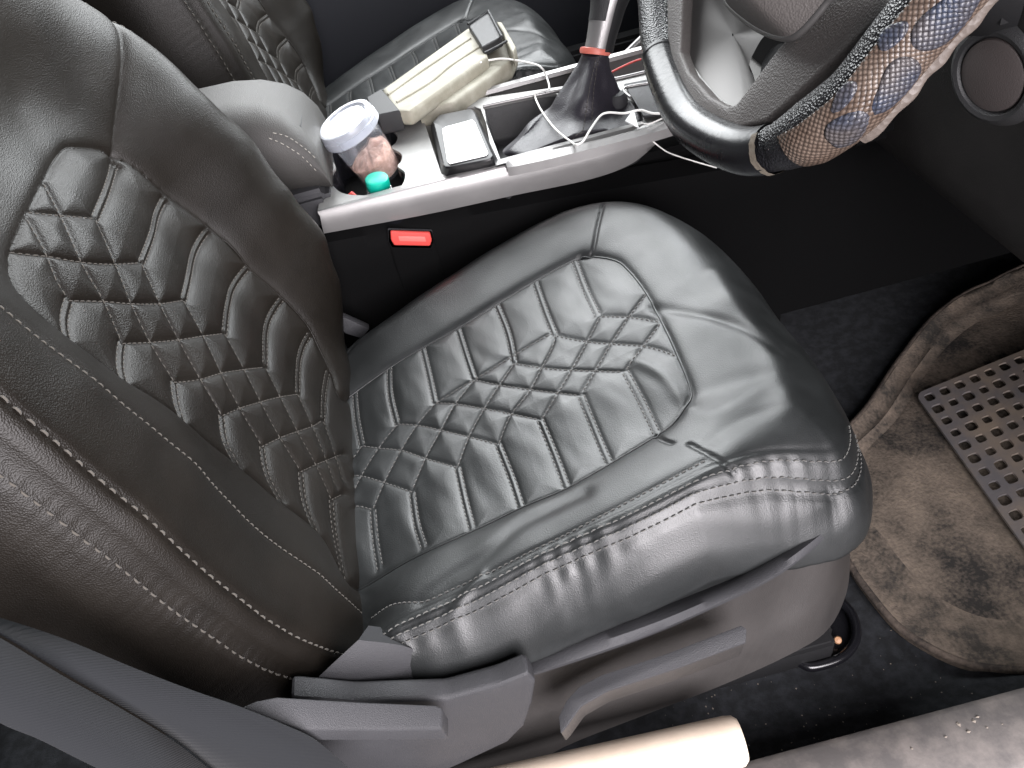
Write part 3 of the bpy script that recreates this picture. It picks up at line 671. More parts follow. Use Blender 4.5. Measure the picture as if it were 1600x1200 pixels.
# tub, bottle, red scrap, black box
tb = [(-0.1018,0.42,0.4153)][0]; tl = [(-0.1231,0.415,0.4903)][0]
A = Vector(tb); B = Vector(tl); ax = (B-A).normalized(); Ht = (B-A).length
tub = thing('plastic_tub', 'clear plastic tub with frosted screw lid and pinkish brown snack standing in the cup holder', 'tub', tb)
frost = mat('frosted_polypropylene', (.85, .88, .95), .10, trans=.9, ior=1.08, alpha=.30)
lidw = mat('frosted_lid', (.50, .53, .60), .35, sss=.1, trans=.5)
rr = .036
lathe('tub_wall', [(0, -.012), (rr*.78, -.012), (rr*.84, -.009), (rr*.98, Ht-.012), (rr*1.0, Ht-.006), (rr*.97, Ht-.006), (rr*.95, Ht-.012), (rr*.80, -.008), (0, -.009)], frost, tub, A, ax, 64)
lathe('tub_lid', [(0, .000), (rr*.80, .000), (rr*.86, -.0022), (rr*.92, .0022), (rr*1.0, .003), (rr*1.10, .0015), (rr*1.14, -.003), (rr*1.14, -.007), (rr*1.17, -.008), (rr*1.18, -.017), (rr*1.14, -.0185), (rr*1.05, -.018), (rr*1.02, -.010)], lidw, tub, B+ax*.004, ax, 64)
snackm = mat('pinkish_brown_snack', (.42, .25, .19), .85, var=.5, vscale=120, var_col=(.62, .42, .34), bump=1, bscale=300)
u_ = ax.orthogonal().normalized(); v_ = ax.cross(u_); V = []; F = []
secs = []
for k, (s, h) in enumerate([(.02, -.007), (.78, -.007), (.80, .0), (.82, .008), (.84, .015), (.86, .019), (.85, .022), (.7, .025), (.45, .028), (.2, .029), (.02, .029)]):
    ring = []
    for i in range(56):
        a = 2*math.pi*i/56; d = u_*math.cos(a)+v_*math.sin(a)
        p = A+ax*h+d*rr*s
        nz = noise.noise(p*150+Vector((3,1,7)))*.007+noise.noise(p*320)*.005 if h > .020 else 0
        tiltn = (d.dot(Vector((1, 0, 0))))*.010 if h > .02 else 0
        ring.append(p+ax*(nz+tiltn*s))
    secs.append(ring)
loft('snack', secs, snackm, tub, angle=80)
for k in range(26):   # crumbs heaped on the snack stay part of its heap
    pass
bt0 = Vector([(-0.1008,0.338,0.4425)][0])
bot_ = thing('water_bottle', 'small clear bottle with teal screw cap in the near cup holder', 'bottle', tuple(bt0))
bax = Vector((.10, -.12, 1)).normalized()
lathe('bottle_cap', [(0, .0), (.0125, .0), (.0150, -.0015), (.0155, -.004), (.0155, -.015), (.0148, -.016)], TEAL, bot_, bt0, bax, 40)
clearm = mat('clear_bottle', (.85, .93, .92), .08, trans=.9, ior=1.15, alpha=.6)
lathe('bottle_body', [(.012, -.016), (.0165, -.018), (.0170, -.020), (.0150, -.022), (.019, -.028), (.0235, -.040), (.025, -.052), (.025, -.075)], clearm, bot_, bt0, bax, 40)
rp = Vector([(-0.1412,0.3396,0.425)][0])
tube('red_wrapper_scrap', [rp+Vector((-.006, -.002, -.012)), rp, rp+Vector((.003, -.003, .004)), rp+Vector((.009, -.008, .002))], [.003, .005, .004, .001], RED, None, 8)
setp(bpy.data.objects['red_wrapper_scrap'], 'small red wrapper scrap beside the teal capped bottle', 'wrapper')

bxo = thing('gloss_black_box', 'gloss black box with a sky reflection laid in white on its sloping top, set in the console', 'box', [(0.0214,0.3875,0.432)][0])
tp = [(-0.0121,0.437,0.452),(-0.001,0.4541,0.452),(0.0436,0.4476,0.452),(0.0477,0.4382,0.452),(0.0514,0.2932,0.452),(0.0461,0.2855,0.452),(-0.0088,0.2941,0.452),(-0.0127,0.3035,0.452)]
bt_ = [(-0.0169,0.4748,0.43),(-0.005,0.4876,0.43),(0.0433,0.482,0.43),(0.052,0.4695,0.43),(0.0585,0.3176,0.43),(0.0518,0.3031,0.43),(-0.0135,0.3096,0.43),(-0.0185,0.325,0.43)]
tm = [((a[0]*.93+b[0]*.07), (a[1]*.93+b[1]*.07), .4495) for a, b in zip(tp, bt_)]
n_ = 64; c0 = np.mean(np.array(tp), 0)
def sc2(L, s): c = np.mean(np.array(L), 0); return [tuple(c+(np.array(p)-c)*s) for p in L]
secs = [resample(np.array(L), n_, True) for L in (bt_, tm, sc2(tp, .98), sc2(tp, .94))]
secs[3][:, 2] += .0008
sh = np.vstack([secs[3][:, :]]); secs.append(sh*.02+np.mean(sh, 0)*.98)
loft('box_shell', [[tuple(p) for p in s] for s in secs], mat('box_black', (.006, .006, .007), .38, spec=.35), bxo, caps=False, angle=30)
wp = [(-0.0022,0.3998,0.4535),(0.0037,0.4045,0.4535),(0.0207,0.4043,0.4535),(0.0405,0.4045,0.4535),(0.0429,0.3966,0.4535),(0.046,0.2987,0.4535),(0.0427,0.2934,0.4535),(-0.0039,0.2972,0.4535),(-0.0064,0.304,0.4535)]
prism('painted_reflection', wp, (0, 0, .0012), WHITE, bxo, .0004, 1)  # sky reflection on the box top, laid on as a white sheet

# shifter
gs = thing('gear_selector', 'automatic gear lever with silver collar rising from a black leather boot', 'gear lever', [(0.1695,0.3518,0.43)][0])
cen = [[(0.1722,0.353,0.415)][0], [(0.1733,0.3495,0.43)][0]] + [(0.1892,0.385,0.4357)] + [(0.1993,0.392,0.4589)] + [(0.2101,0.4,0.4792)] + [(0.2166,0.405,0.4928)] + [(0.2188,0.407,0.4999)]
rad = [(.098, .066), (.080, .058), (.052, .043), (.034, .030), (.023, .022), (.0185, .0185), (.0178, .0178)]
cc = crom(cen, 8); rd_ = crom(rad, 8); secs = []
for i, (p, r) in enumerate(zip(cc, rd_)):
    k = i/(len(cc)-1); ring = []
    for j in range(72):
        a = 2*math.pi*j/72; sq = (abs(math.cos(a))**3+abs(math.sin(a))**3)**(-1/3) if k < .4 else 1
        sq = 1+(sq-1)*(1-k/.4) if k < .4 else 1
        fold = 1+.10*math.sin(a*4+k*5)*math.sin(math.pi*min(1, k*1.25))+.05*math.sin(a*7-k*9)*(1-k)+.05*noise.noise(Vector((math.cos(a)*2.2, math.sin(a)*2.2, k*5)))+.035*abs(math.sin(k*15+2.2*math.sin(a)))*math.sin(math.pi*k)
        ring.append((p[0]+r[0]*math.cos(a)*sq*fold, min(.515, max(.322, p[1]+r[1]*math.sin(a)*sq*fold)), p[2]+.006*math.sin(a*3+1)*math.sin(math.pi*k)))
    secs.append(ring)
BOOT = mat('boot_leather', (.020, .018, .024), .42, bump=.5, bscale=700, kind='voronoi', rvar=.05)
loft('leather_boot', secs, BOOT, gs, angle=80)
V, F = stitches([([Vector(s[q_])+Vector((-.0005, -.001, .0005)) for s in secs[4:-2]], (0, -1, .3)) for q_ in (52, 54)], r=.0005); mk('boot_seam', V, F, THREAD_B, bpy.data.objects['leather_boot'])
rc_ = Vector(cen[-1]); la = (Vector([(0.2386,0.425,0.5542)][0])-rc_).normalized()
lathe('boot_ring', [(.0165, -.004), (.0195, -.004), (.0205, -.001), (.0200, .003), (.0165, .004)], mat('coral_trim', (.62, .16, .12), .45), gs, rc_, la, 40)
base = rc_
prof = [(0, .0160, .0155), (.012, .0158, .0150), (.024, .0165, .0148), (.036, .0175, .0150), (.050, .0185, .0155), (.064, .021, .017), (.080, .026, .020), (.098, .031, .023), (.115, .033, .024), (.130, .028, .021), (.138, .012, .01)]
u_ = Vector((1, 0, 0)); u_ = (u_-la*u_.dot(la)).normalized(); v_ = la.cross(u_)
pc = crom([(h, a, b) for h, a, b in prof], 4)
def knobsec(f0, f1, ex, hh0, hh1):
    s = []
    for h, a, b in pc:
        if hh0 <= h <= hh1:
            s.append([base+la*h+u_*(.004+h*.10)+(u_*a*math.cos(t)+v_*b*math.sin(t))*(1.18+ex) for t in np.linspace(f0, f1, 28)])
    return s
loft('selector_shaft', knobsec(0, 2*math.pi*27/28, 0, 0, .14), SILVER, gs, angle=60)
loft('selector_grip', knobsec(R(-75), R(28), .05, 0, .14), BLACK, gs, closed=False, caps=False, angle=80)
loft('selector_inlay', knobsec(R(180), R(262), .05, .034, .14), PLASTIC_D, gs, closed=False, caps=False, angle=80)
prism('indicator_mark', [(0.225,0.3065,0.4435),(0.2429,0.3295,0.4435),(0.2342,0.2792,0.4435)], (0, 0, .0015), WHITE, gs, 0)
lathe('selector_gate_post', [(0, .018), (.010, .017), (.014, .010), (.015, 0)], PLASTIC, gs, [(0.2347,0.3795,0.432)][0], (0, 0, 1), 30)

# cables
cb = [(0.0773,0.552,0.47)] + [(0.0937,0.5734,0.462),(0.1166,0.5619,0.462),(0.1478,0.5201,0.462),(0.1575,0.4975,0.462)] + [(0.1637,0.5033,0.446),(0.1585,0.4576,0.446)] + [(0.1466,0.4614,0.443),(0.1379,0.4602,0.443)] + [(0.1367,0.4502,0.437),(0.1369,0.4072,0.437)] + [(0.1408,0.341,0.441),(0.1514,0.2956,0.441)] + [(0.1512,0.2648,0.452),(0.1609,0.2681,0.452),(0.1761,0.2924,0.452),(0.1963,0.3211,0.452),(0.2084,0.3254,0.452),(0.2258,0.3122,0.452),(0.2458,0.3093,0.452),(0.257,0.292,0.452),(0.274,0.2811,0.452)]
tube('white_cable', cb, .0014, CABLE, None, 8, 8)
setp(bpy.data.objects['white_cable'], 'thin white cable trailing from the beige sunshade over the console past the gear lever', 'cable')
cb2 = [(0.2402,0.2872,0.446),(0.2461,0.2796,0.446),(0.2563,0.2809,0.446),(0.2767,0.2875,0.446)]
tube('charging_lead', cb2, .0009, CABLE, None, 6, 8)
setp(bpy.data.objects['charging_lead'], 'short hair thin white lead on the pad beside the steering wheel rim', 'cable')
cb3 = [(0.2538,0.292,0.4157),(0.2705,0.292,0.3966),(0.2889,0.292,0.3832),(0.3171,0.292,0.3658),(0.3389,0.292,0.3529)]
tube('trim_lead', cb3, .0010, CABLE, None, 6, 8)
setp(bpy.data.objects['trim_lead'], 'thin pale lead drooping from the silver console tip towards the steering wheel', 'cable')
rw = [(0.252,0.5,0.4249),(0.2789,0.5,0.4312),(0.3034,0.5,0.4342),(0.3419,0.5,0.4317)]
tube('red_cable', rw, .0016, RED, None, 8, 6)
setp(bpy.data.objects['red_cable'], 'thin red cable running behind the gear lever to the steering wheel', 'cable')
sb = [(0.276,0.62,0.3708),(0.3107,0.62,0.3953),(0.3432,0.62,0.4155),(0.3719,0.62,0.436)]
tube('dash_side_trim', sb, .006, SILVER, cs, 10)

# folded sunshade on the passenger seat
ss = thing('folded_sunshade', 'beige folded sunshade with black end pieces lying on the passenger seat', 'sunshade', [(0.0245,0.6972,0.43)][0])
BEIGE = mat('beige_cloth', (.25, .235, .185), .65, bump=.5, bscale=500, var=.25, vscale=30, var_col=(.33, .315, .26))
def beam(name, px0, px1, m, parent, bev=.006, dz=-.03):
    return prism(name, px0, (0, 0, dz), m, parent, bev, 3)
beam('sunshade_body', [(-0.0733,0.5473,0.472),(0.0833,0.7103,0.472),(0.094,0.6062,0.472),(0.0912,0.5632,0.472),(-0.0389,0.4424,0.472),(-0.059,0.4554,0.472)], 0, BEIGE, ss, .007, -.022)
beam('sunshade_flap', [(-0.0311,0.4823,0.455),(0.0864,0.6214,0.455),(0.0968,0.6549,0.455),(0.1294,0.6663,0.455),(0.14,0.6099,0.455),(0.1229,0.5662,0.455),(0.021,0.4758,0.455)], 0, BEIGE, ss, .007, -.028)
for pts in ([(-0.0542,0.4828,0.4725),(-0.0036,0.5204,0.4725),(0.0354,0.5649,0.4725),(0.084,0.6066,0.4725)], [(-0.0262,0.4813,0.456),(0.0224,0.5328,0.456),(0.079,0.5846,0.456)], [(-0.0651,0.5184,0.4725),(-0.0081,0.575,0.4725),(0.0775,0.6533,0.4725)]):
    tube('sunshade_seam', pts, .0022, BEIGE, ss, 8, 6)
beam('end_cap', [(-0.0968,0.5264,0.474),(-0.0728,0.5443,0.474),(-0.0514,0.4502,0.474),(-0.085,0.4542,0.474),(-0.0914,0.4761,0.474)], 0, BLACK, ss, .003, -.030)
beam('end_cap', [(0.0807,0.6899,0.482),(0.121,0.7298,0.482),(0.1215,0.6013,0.482),(0.087,0.5789,0.482)], 0, PLASTIC_D, ss, .003, -.016)
tube('end_cap_rim', [(0.0803,0.6837,0.484),(0.1199,0.7204,0.484),(0.1205,0.5929,0.484)], .002, BLACK, ss, 8)
beam('hinge_block', [(0.1261,0.6917,0.475),(0.134,0.6819,0.475),(0.1356,0.5653,0.475),(0.1268,0.5442,0.475),(0.1253,0.5963,0.475),(0.1282,0.636,0.475)], 0, BEIGE, ss, .003, -.025)
tube('strap', [(0.0875,0.5624,0.478),(0.1069,0.5727,0.478),(0.1261,0.5865,0.478)], .002, BLACK, ss, 8)
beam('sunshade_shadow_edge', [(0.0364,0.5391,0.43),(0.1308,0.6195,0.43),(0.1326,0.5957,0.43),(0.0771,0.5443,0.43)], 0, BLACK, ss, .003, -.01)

# ================================================================ STEERING WHEEL
WT = .568; WC = np.array([.293, -.029, .757]); WA = np.array([0, 1., 0]); WB = np.array([math.sin(WT), 0, math.cos(WT)]); WN = np.cross(WA, WB)
def wp3(l, d=0): return [tuple(WC+a*WA+b*WB+d*WN) for a, b in l]
sw = thing('steering_wheel', 'steering wheel in a stitched black cover with copper and blue snakeskin patches', 'steering wheel', tuple(WC))
low = [(0.1834,-0.1205),(0.1515,-0.1406),(0.1019,-0.1653),(0.0479,-0.1797),(-0.0015,-0.1856),(-0.0483,-0.1808),(-0.0944,-0.1688),(-0.1246,-0.1515),(-0.1449,-0.1316),(-0.1594,-0.1113),(-0.1677,-0.0947),(-0.1732,-0.0639),(-0.1787,-0.0385),(-0.1829,-0.0135)]
# continue round the unseen top of the rim
a0 = math.atan2(low[-1][1], low[-1][0]); a1 = math.atan2(low[0][1], low[0][0]); r0 = math.hypot(*low[-1]); r1 = math.hypot(*low[0])
if a1 > a0: a1 -= 2*math.pi
arc = []
for k in range(1, 12):
    t = k/12; a = a0+(a1-a0)*t; r = r0+(r1-r0)*t; arc.append((r*math.cos(a), r*math.sin(a)))
rim = resample(crom(list(low)+arc, 10, True), 420, True)
RT = .0155
def rim_tube(name, i0, i1, rad, m, parent, a_lo=0, a_hi=360, seg=40, uvname=True, fn=None, closed=False):
    idx = list(range(i0, i1+1)); V = []; F = []; UV = []
    full = (a_hi-a_lo) >= 360; ns = seg if full else seg+1
    t = np.roll(rim, -1, 0)-np.roll(rim, 1, 0); t /= np.linalg.norm(t, axis=1)[:, None]
    for ii, i in enumerate(idx):
        i = i % len(rim); p = rim[i]; nn = np.array([t[i][1], -t[i][0]])
        if nn@p < 0: nn = -nn
        for k in range(ns):
            a = R(a_lo+(a_hi-a_lo)*k/seg); r = rad if fn is None else fn(ii/(len(idx)-1), (k/seg))
            q = WC+(p[0]+nn[0]*math.cos(a)*r)*WA+(p[1]+nn[1]*math.cos(a)*r)*WB+math.sin(a)*r*WN
            V.append(tuple(q)); UV.append((ii*.0029, R(a_lo+(a_hi-a_lo)*k/seg)*RT))
    for i in range(len(idx)-1):
        for k in range(ns if full else ns-1):
            a = i*ns+k; b = i*ns+(k+1) % ns; F.append((a, b, b+ns, a+ns))
    o = mk(name, V, F, m, parent)
    me = o.data; uv = me.uv_layers.new(name='along')
    for l in me.loops: uv.data[l.index].uv = UV[l.vertex_index]
    return o
def ridx(px): # nearest rim index to a wheel-plane point
    d = np.hypot(rim[:, 0]-px[0], rim[:, 1]-px[1]); return int(np.argmin(d))
j0 = ridx([(-0.1203,-0.1559)][0])
COVER = mat('wheel_cover_black', (.012, .012, .014), .30, bump=.9, bscale=650, kind='voronoi', rvar=.08, vscale=30)
COVER.node_tree.nodes['Bump'].inputs['Distance'].default_value = .0008
rim_tube('rim_cover', 0, 420, RT, COVER, sw)
jp = ridx([(-0.1299,-0.148)][0])
rim_tube('padded_cover_piece', jp, jp+110, RT, COVER, sw, fn=lambda s, k: .0155+.0045*min(1, s*9+.25))
SMOOTH = mat('wheel_cover_smooth', (.010, .010, .012), .28, rvar=.06, vscale=20, bump=.3, bscale=200)
jb = ridx([(0.0963,-0.1703)][0])
rim_tube('smooth_cover_piece', jb, j0, RT+.0012, SMOOTH, sw)
# worn pale seam between cover pieces
PALE = mat('worn_beige_edge', (.16, .135, .105), .8, bump=1, bscale=300)
rim_tube('cover_seam', j0-1, j0+1, RT+.0022, PALE, sw, -110, 80, 40, fn=lambda s, k: RT+.0016+.0003*math.sin(k*23)+.0002*math.sin(k*61))
rim_tube('cover_seam', jb, jb+1, RT+.0020, SMOOTH, sw)
# snakeskin: scales as bump, colours as broad patches
def snake(nm, c1, c2):
    m = bpy.data.materials.new(nm); m.use_nodes = True; nt = m.node_tree; b = nt.nodes['Principled BSDF']
    uv = nt.nodes.new('ShaderNodeUVMap'); uv.uv_map = 'along'
    rot = nt.nodes.new('ShaderNodeMapping'); rot.inputs['Rotation'].default_value = (0, 0, R(38)); nt.links.new(uv.outputs[0], rot.inputs[0])
    vo = nt.nodes.new('ShaderNodeTexVoronoi'); vo.inputs['Scale'].default_value = 400; vo.inputs['Randomness'].default_value = .18; nt.links.new(rot.outputs[0], vo.inputs['Vector'])
    bp = nt.nodes.new('ShaderNodeBump'); bp.invert = True; bp.inputs['Distance'].default_value = .0011; bp.inputs['Strength'].default_value = .9
    nt.links.new(vo.outputs['Distance'], bp.inputs['Height']); nt.links.new(bp.outputs[0], b.inputs['Normal'])
    nz = nt.nodes.new('ShaderNodeTexNoise'); nz.inputs['Scale'].default_value = 45; nz.inputs['Detail'].default_value = 4
    nt.links.new(uv.outputs[0], nz.inputs['Vector'])
    rp = nt.nodes.new('ShaderNodeValToRGB'); cr = rp.color_ramp
    cr.elements[0].position = .35; cr.elements[0].color = (*c1, 1)
    cr.elements[1].position = .65; cr.elements[1].color = (*c2, 1)
    nt.links.new(nz.outputs['Fac'], rp.inputs[0])
    mx = nt.nodes.new('ShaderNodeMix'); mx.data_type = 'RGBA'; mx.blend_type = 'MULTIPLY'; mx.inputs[0].default_value = .8
    r2 = nt.nodes.new('ShaderNodeValToRGB'); r2.color_ramp.elements[0].position = .25; r2.color_ramp.elements[0].color = (1, 1, 1, 1); r2.color_ramp.elements[1].position = .55; r2.color_ramp.elements[1].color = (.22, .2, .2, 1)
    nt.links.new(vo.outputs['Distance'], r2.inputs[0]); nt.links.new(rp.outputs[0], mx.inputs[6]); nt.links.new(r2.outputs[0], mx.inputs[7])
    nt.links.new(mx.outputs[2], b.inputs['Base Color']); b.inputs['Roughness'].default_value = .34
    return m
SN = snake('copper_snakeskin', (.105, .072, .054), (.165, .125, .10))
SNB = snake('blue_snakeskin', (.050, .060, .090), (.095, .085, .085))
js = ridx([(-0.1388,-0.1367)][0])
RT0 = RT; RT = .0195
rim_tube('snakeskin_patch', js, js+95, RT+.002, SN, sw, -74, 44, 60, fn=lambda s, k: RT+(.0022*min(1, s*30) if .02 < k < .98 else .0003))
rim_tube('patch_edge', js+12, js+95, RT, mat('patch_edge_dusty', (.12, .098, .085), .5, bump=1, bscale=260, kind='voronoi'), sw, 24, 46, 8, fn=lambda s, k: RT+.0018+.0035*math.sin(math.pi*k)*(1+.25*math.sin(s*70)))
def rim_pt(i, a, r):
    i0 = int(math.floor(i)) % len(rim); i1 = (i0+1) % len(rim); f = i-math.floor(i)
    p = rim[i0]*(1-f)+rim[i1]*f; t = rim[i1]-rim[i0]; t = t/np.linalg.norm(t); nn = np.array([t[1], -t[0]])
    if nn@p < 0: nn = -nn
    return WC+(p[0]+nn[0]*math.cos(a)*r)*WA+(p[1]+nn[1]*math.cos(a)*r)*WB+math.sin(a)*r*WN
def blob(ci, ca, ri, ra, seed):
    V = []; UV = []; F = []; n = 48; K = 12
    for k in range(K+1):
        s = k/K
        for j in range(n):
            t = 2*math.pi*j/n; wv = 1+.12*math.sin(2*t+seed)+.07*math.sin(3*t+seed*2)
            i = ci+ri*s*wv*math.cos(t); a = R(ca+ra*s*wv*math.sin(t))
            V.append(tuple(rim_pt(i, a, RT+.0005+.0030*(1-s**8)**.5))); UV.append(((i-js)*.0029, a*RT))
    for k in range(K):
        for j in range(n): F.append((k*n+j, k*n+(j+1) % n, (k+1)*n+(j+1) % n, (k+1)*n+j))
    o = mk('blue_scale_patch', V, F, SNB, sw); uv = o.data.uv_layers.new(name='along')
    for l in o.data.loops: uv.data[l.index].uv = UV[l.vertex_index]
for q_ in ((153, -12, 6.0, 36, 1), (140.5, -6, 5.2, 32, 2.4), (130.5, -12, 4.4, 30, 4), (146.5, -58, 3.2, 16, 0), (134.5, -57, 2.8, 14, 3), (167, -20, 6, 34, 5)): blob(*q_)

# spokes and hub
GREY = mat('wheel_grey_vinyl', (.11, .10, .095), .55, bump=.6, bscale=700, kind='voronoi')
inner_band = [(0.1633,-0.1056),(0.092,-0.1518),(0.0539,-0.1663),(0.0002,-0.1755),(-0.0404,-0.1724),(-0.075,-0.1611),(-0.1023,-0.1442),(-0.112,-0.1286),(-0.1314,-0.0915),(-0.1492,-0.0571),(-0.1564,-0.041),(-0.0871,-0.0559),(-0.0813,-0.0776),(-0.0707,-0.1044),(-0.0589,-0.1493),(-0.0498,-0.1551),(-0.0195,-0.1594),(0.0293,-0.1583),(0.059,-0.1517),(0.0973,-0.1206),(0.1233,-0.0958)]
prism('lower_spoke', wp3(inner_band, -.004), tuple(-WN*-.012), GREY, sw, .003, 3)
silver_band = [(0.1368,-0.0978),(0.0993,-0.1307),(0.0701,-0.1531),(0.0323,-0.1597),(-0.0144,-0.1602),(-0.0428,-0.1553),(-0.0517,-0.1501),(-0.0557,-0.1425),(-0.0422,-0.1342),(-0.0232,-0.129),(-0.02,-0.1133),(-0.021,-0.0967),(0.02,-0.0971),(0.0783,-0.0835)]
def dome(name, out2, depth, m, parent, d0, rings=10, inward=True):
    P = resample(crom(out2, 6, True), 120, True); c = P.mean(0); secs = []
    for k in range(rings+1):
        s = 1-k/rings*.98; secs.append(wp3([tuple(c+(p-c)*s) for p in P], d0+depth*(1-s**2)))
    return loft(name, secs, m, parent, caps=False, angle=60)
sgn = 1
SPOKE = mat('spoke_silver', (.13, .125, .122), .48, metal=.5, bump=.05, bscale=600)
dome('silver_spoke', silver_band, .010, SPOKE, sw, .012)
dark_gap = [(-0.0266,-0.1182),(-0.0377,-0.1051),(-0.0681,-0.1026),(-0.0622,-0.1196),(-0.0532,-0.1494),(-0.0414,-0.1443),(-0.0347,-0.1322)]
dome('spoke_opening', dark_gap, .001, BLACK, sw, .018)
hub = [(0.0382,-0.0806),(0.0032,-0.0967),(-0.0252,-0.0998),(-0.063,-0.0991),(-0.0939,-0.0945),(-0.1071,-0.0862),(-0.1158,-0.0649),(-0.1187,-0.0423)]
dome('hub_pad', hub, -.03, GREY, sw, -.020)
hub_ring = wp3([tuple(p) for p in resample(crom(hub, 6, True), 120, True)], -.018)
tube('hub_trim', hub_ring[12:-20], .0025, SPOKE, sw, 8)
lathe('steering_column', [(.045, 0), (.05, .1), (.06, .25)], BLACK, sw, tuple(WC+WN*.02), tuple(WN), 32)

# ================================================================ DASH, FOOTWELL, DOORS
ds = thing('dashboard', 'dark lower dashboard with a round speaker grille behind the steering wheel', 'dashboard', (.7, 0, .4))
def dash_x(y, z): return .62+.10*math.sin((z-.35)*3)+.02*math.sin(y*4)
V = []; F = []; ny, nz = 60, 30
for i in range(ny+1):
    for j in range(nz+1):
        y = -.75+1.05*i/ny; z = .30+.70*j/nz
        x = .515-.25*(z-.30) if z > .40 else .515-.025+(.40-z)*1.2
        V.append((x, y, z))
for i in range(ny):
    for j in range(nz):
        a = i*(nz+1)+j; F.append((a, a+1, a+nz+2, a+nz+1))
DASHM = mat('dash_plastic', (.020, .0185, .018), .5, bump=.5, bscale=900, kind='voronoi', var=.2)
mk('dash_panel', V, F, DASHM, ds)
sc_ = Vector([(0.4433,-0.059,0.5867)][0])
nrm = Vector((-1, -.25, -.05)).normalized()
lathe('speaker_ring', [(.029, .0), (.0315, .004), (.035, .005), (.0385, .003), (.043, -.004)], PLASTIC_D, ds, sc_+nrm*.012, nrm, 60)
lathe('speaker_cover', [(0, .004), (.021, .0035), (.028, .001), (.030, -.004)], mat('speaker_cloth', (.06, .05, .048), .6, bump=.6, bscale=900), ds, sc_+nrm*.014, nrm, 60)
box('dash_body', (.495, -.80, .415), (1.05, 1.28, .76), TUNNEL, ds, .03, 3)
box('dash_light_block', (.43, .13, .42), (.60, 1.25, .56), TUNNEL, ds, .02, 2)  # box added under the dash to keep window light off the mat
box('column_shroud', (.42, -.10, .60), (.75, .06, .74), BLACK, ds, .03, 3)
# footwell bulkhead and door side
fw = box('firewall', (1.05, -.8, -.05), (1.10, 2.2, 1.0), BLACK, None, .005); setp(fw, kind='structure')
rb_ = box('rear_bench', (-1.2, -.3, .1), (-.75, 1.7, .7), PLASTIC_D, None, .05, 3); setp(rb_, 'dark rear bench behind the two front seats', 'rear seat')
pdo = thing('passenger_door', 'dark passenger door lining beyond the far seat', 'car door', (.2, 1.3, .4))
DOORM = mat('door_lining', (.012, .014, .020), .6, bump=.4, bscale=600)
box('door_panel', (-.9, 1.34, -.05), (1.2, 1.40, .72), DOORM, pdo, .01, 2)
box('door_ledge', (-.9, 1.29, .10), (1.2, 1.345, .16), PLASTIC_D, pdo, .01, 2)
tube('tread_strip', [(0.3984,1.836,0.06),(0.4383,1.8155,0.06),(0.4839,1.7962,0.06),(0.583,1.7566,0.06)], .012, PLASTIC, pdo, 8)

# sill with scuffed plastic cover
sl = [(0.1263,-0.3394,0.08),(0.2118,-0.3365,0.08),(0.3114,-0.3327,0.08),(0.4124,-0.3278,0.08)]
sill = thing('door_sill', 'scuffed grey plastic door sill along the bottom right edge', 'door sill', (.3, -.36, 0))
X = [-.9, -.5, 0, .3, .6, 1.1]; yi = -.333
SILLM = mat('scuffed_sill', (.105, .097, .094), .8, spec=.3, bump=.35, bscale=250, var=.6, vscale=26, var_col=(.19, .17, .158))
strip('sill_cover', [[(x, yi+.012, -.01) for x in X], [(x, yi+.006, .06) for x in X], [(x, yi, .078) for x in X], [(x, yi-.006, .082) for x in X], [(x, yi-.06, .082) for x in X], [(x, yi-.066, .078) for x in X], [(x, yi-.070, .070) for x in X], [(x, yi-.16, .066) for x in X], [(x, yi-.18, .03) for x in X]], SILLM, sill, 120, 35)

# mud flecks and crumbs on the carpet: countless, one object
V = []; F = []
for k in range(230):
    x = random.uniform(.0, .52); y = random.uniform(-.325, -.19); s = random.choice([.0004, .0005, .0006, .0009])
    z = floor_z(x, y)+s*.5; b = len(V)
    for d in ((1, 0, 0), (-1, 0, 0), (0, 1, 0), (0, -1, 0), (0, 0, 1), (0, 0, -1)):
        V.append((x+d[0]*s*random.uniform(.6, 1.5), y+d[1]*s*random.uniform(.6, 1.5), z+d[2]*s*.6))
    F += [(b+i, b+j, b+l) for i, j, l in ((0, 2, 4), (2, 1, 4), (1, 3, 4), (3, 0, 4), (2, 0, 5), (1, 2, 5), (3, 1, 5), (0, 3, 5))]
for k in range(9):
    x = random.gauss(.335, .025); y = random.gauss(-.352, .008); s = random.uniform(.0006, .0022); b = len(V); z = .083
    for d in ((1, 0, 0), (-1, 0, 0), (0, 1, 0), (0, -1, 0), (0, 0, 1), (0, 0, -1)):
        V.append((x+d[0]*s*random.uniform(.6, 1.5), y+d[1]*s*random.uniform(.6, 1.5), z+d[2]*s*.6))
    F += [(b+i, b+j, b+l) for i, j, l in ((0, 2, 4), (2, 1, 4), (1, 3, 4), (3, 0, 4), (2, 0, 5), (1, 2, 5), (3, 1, 5), (0, 3, 5))]
gr = mk('grit', V, F, mat('grit', (.22, .19, .16), .9), None, False)
setp(gr, 'pale grit and mud crumbs scattered on the black carpet and sill', 'grit', kind='stuff')

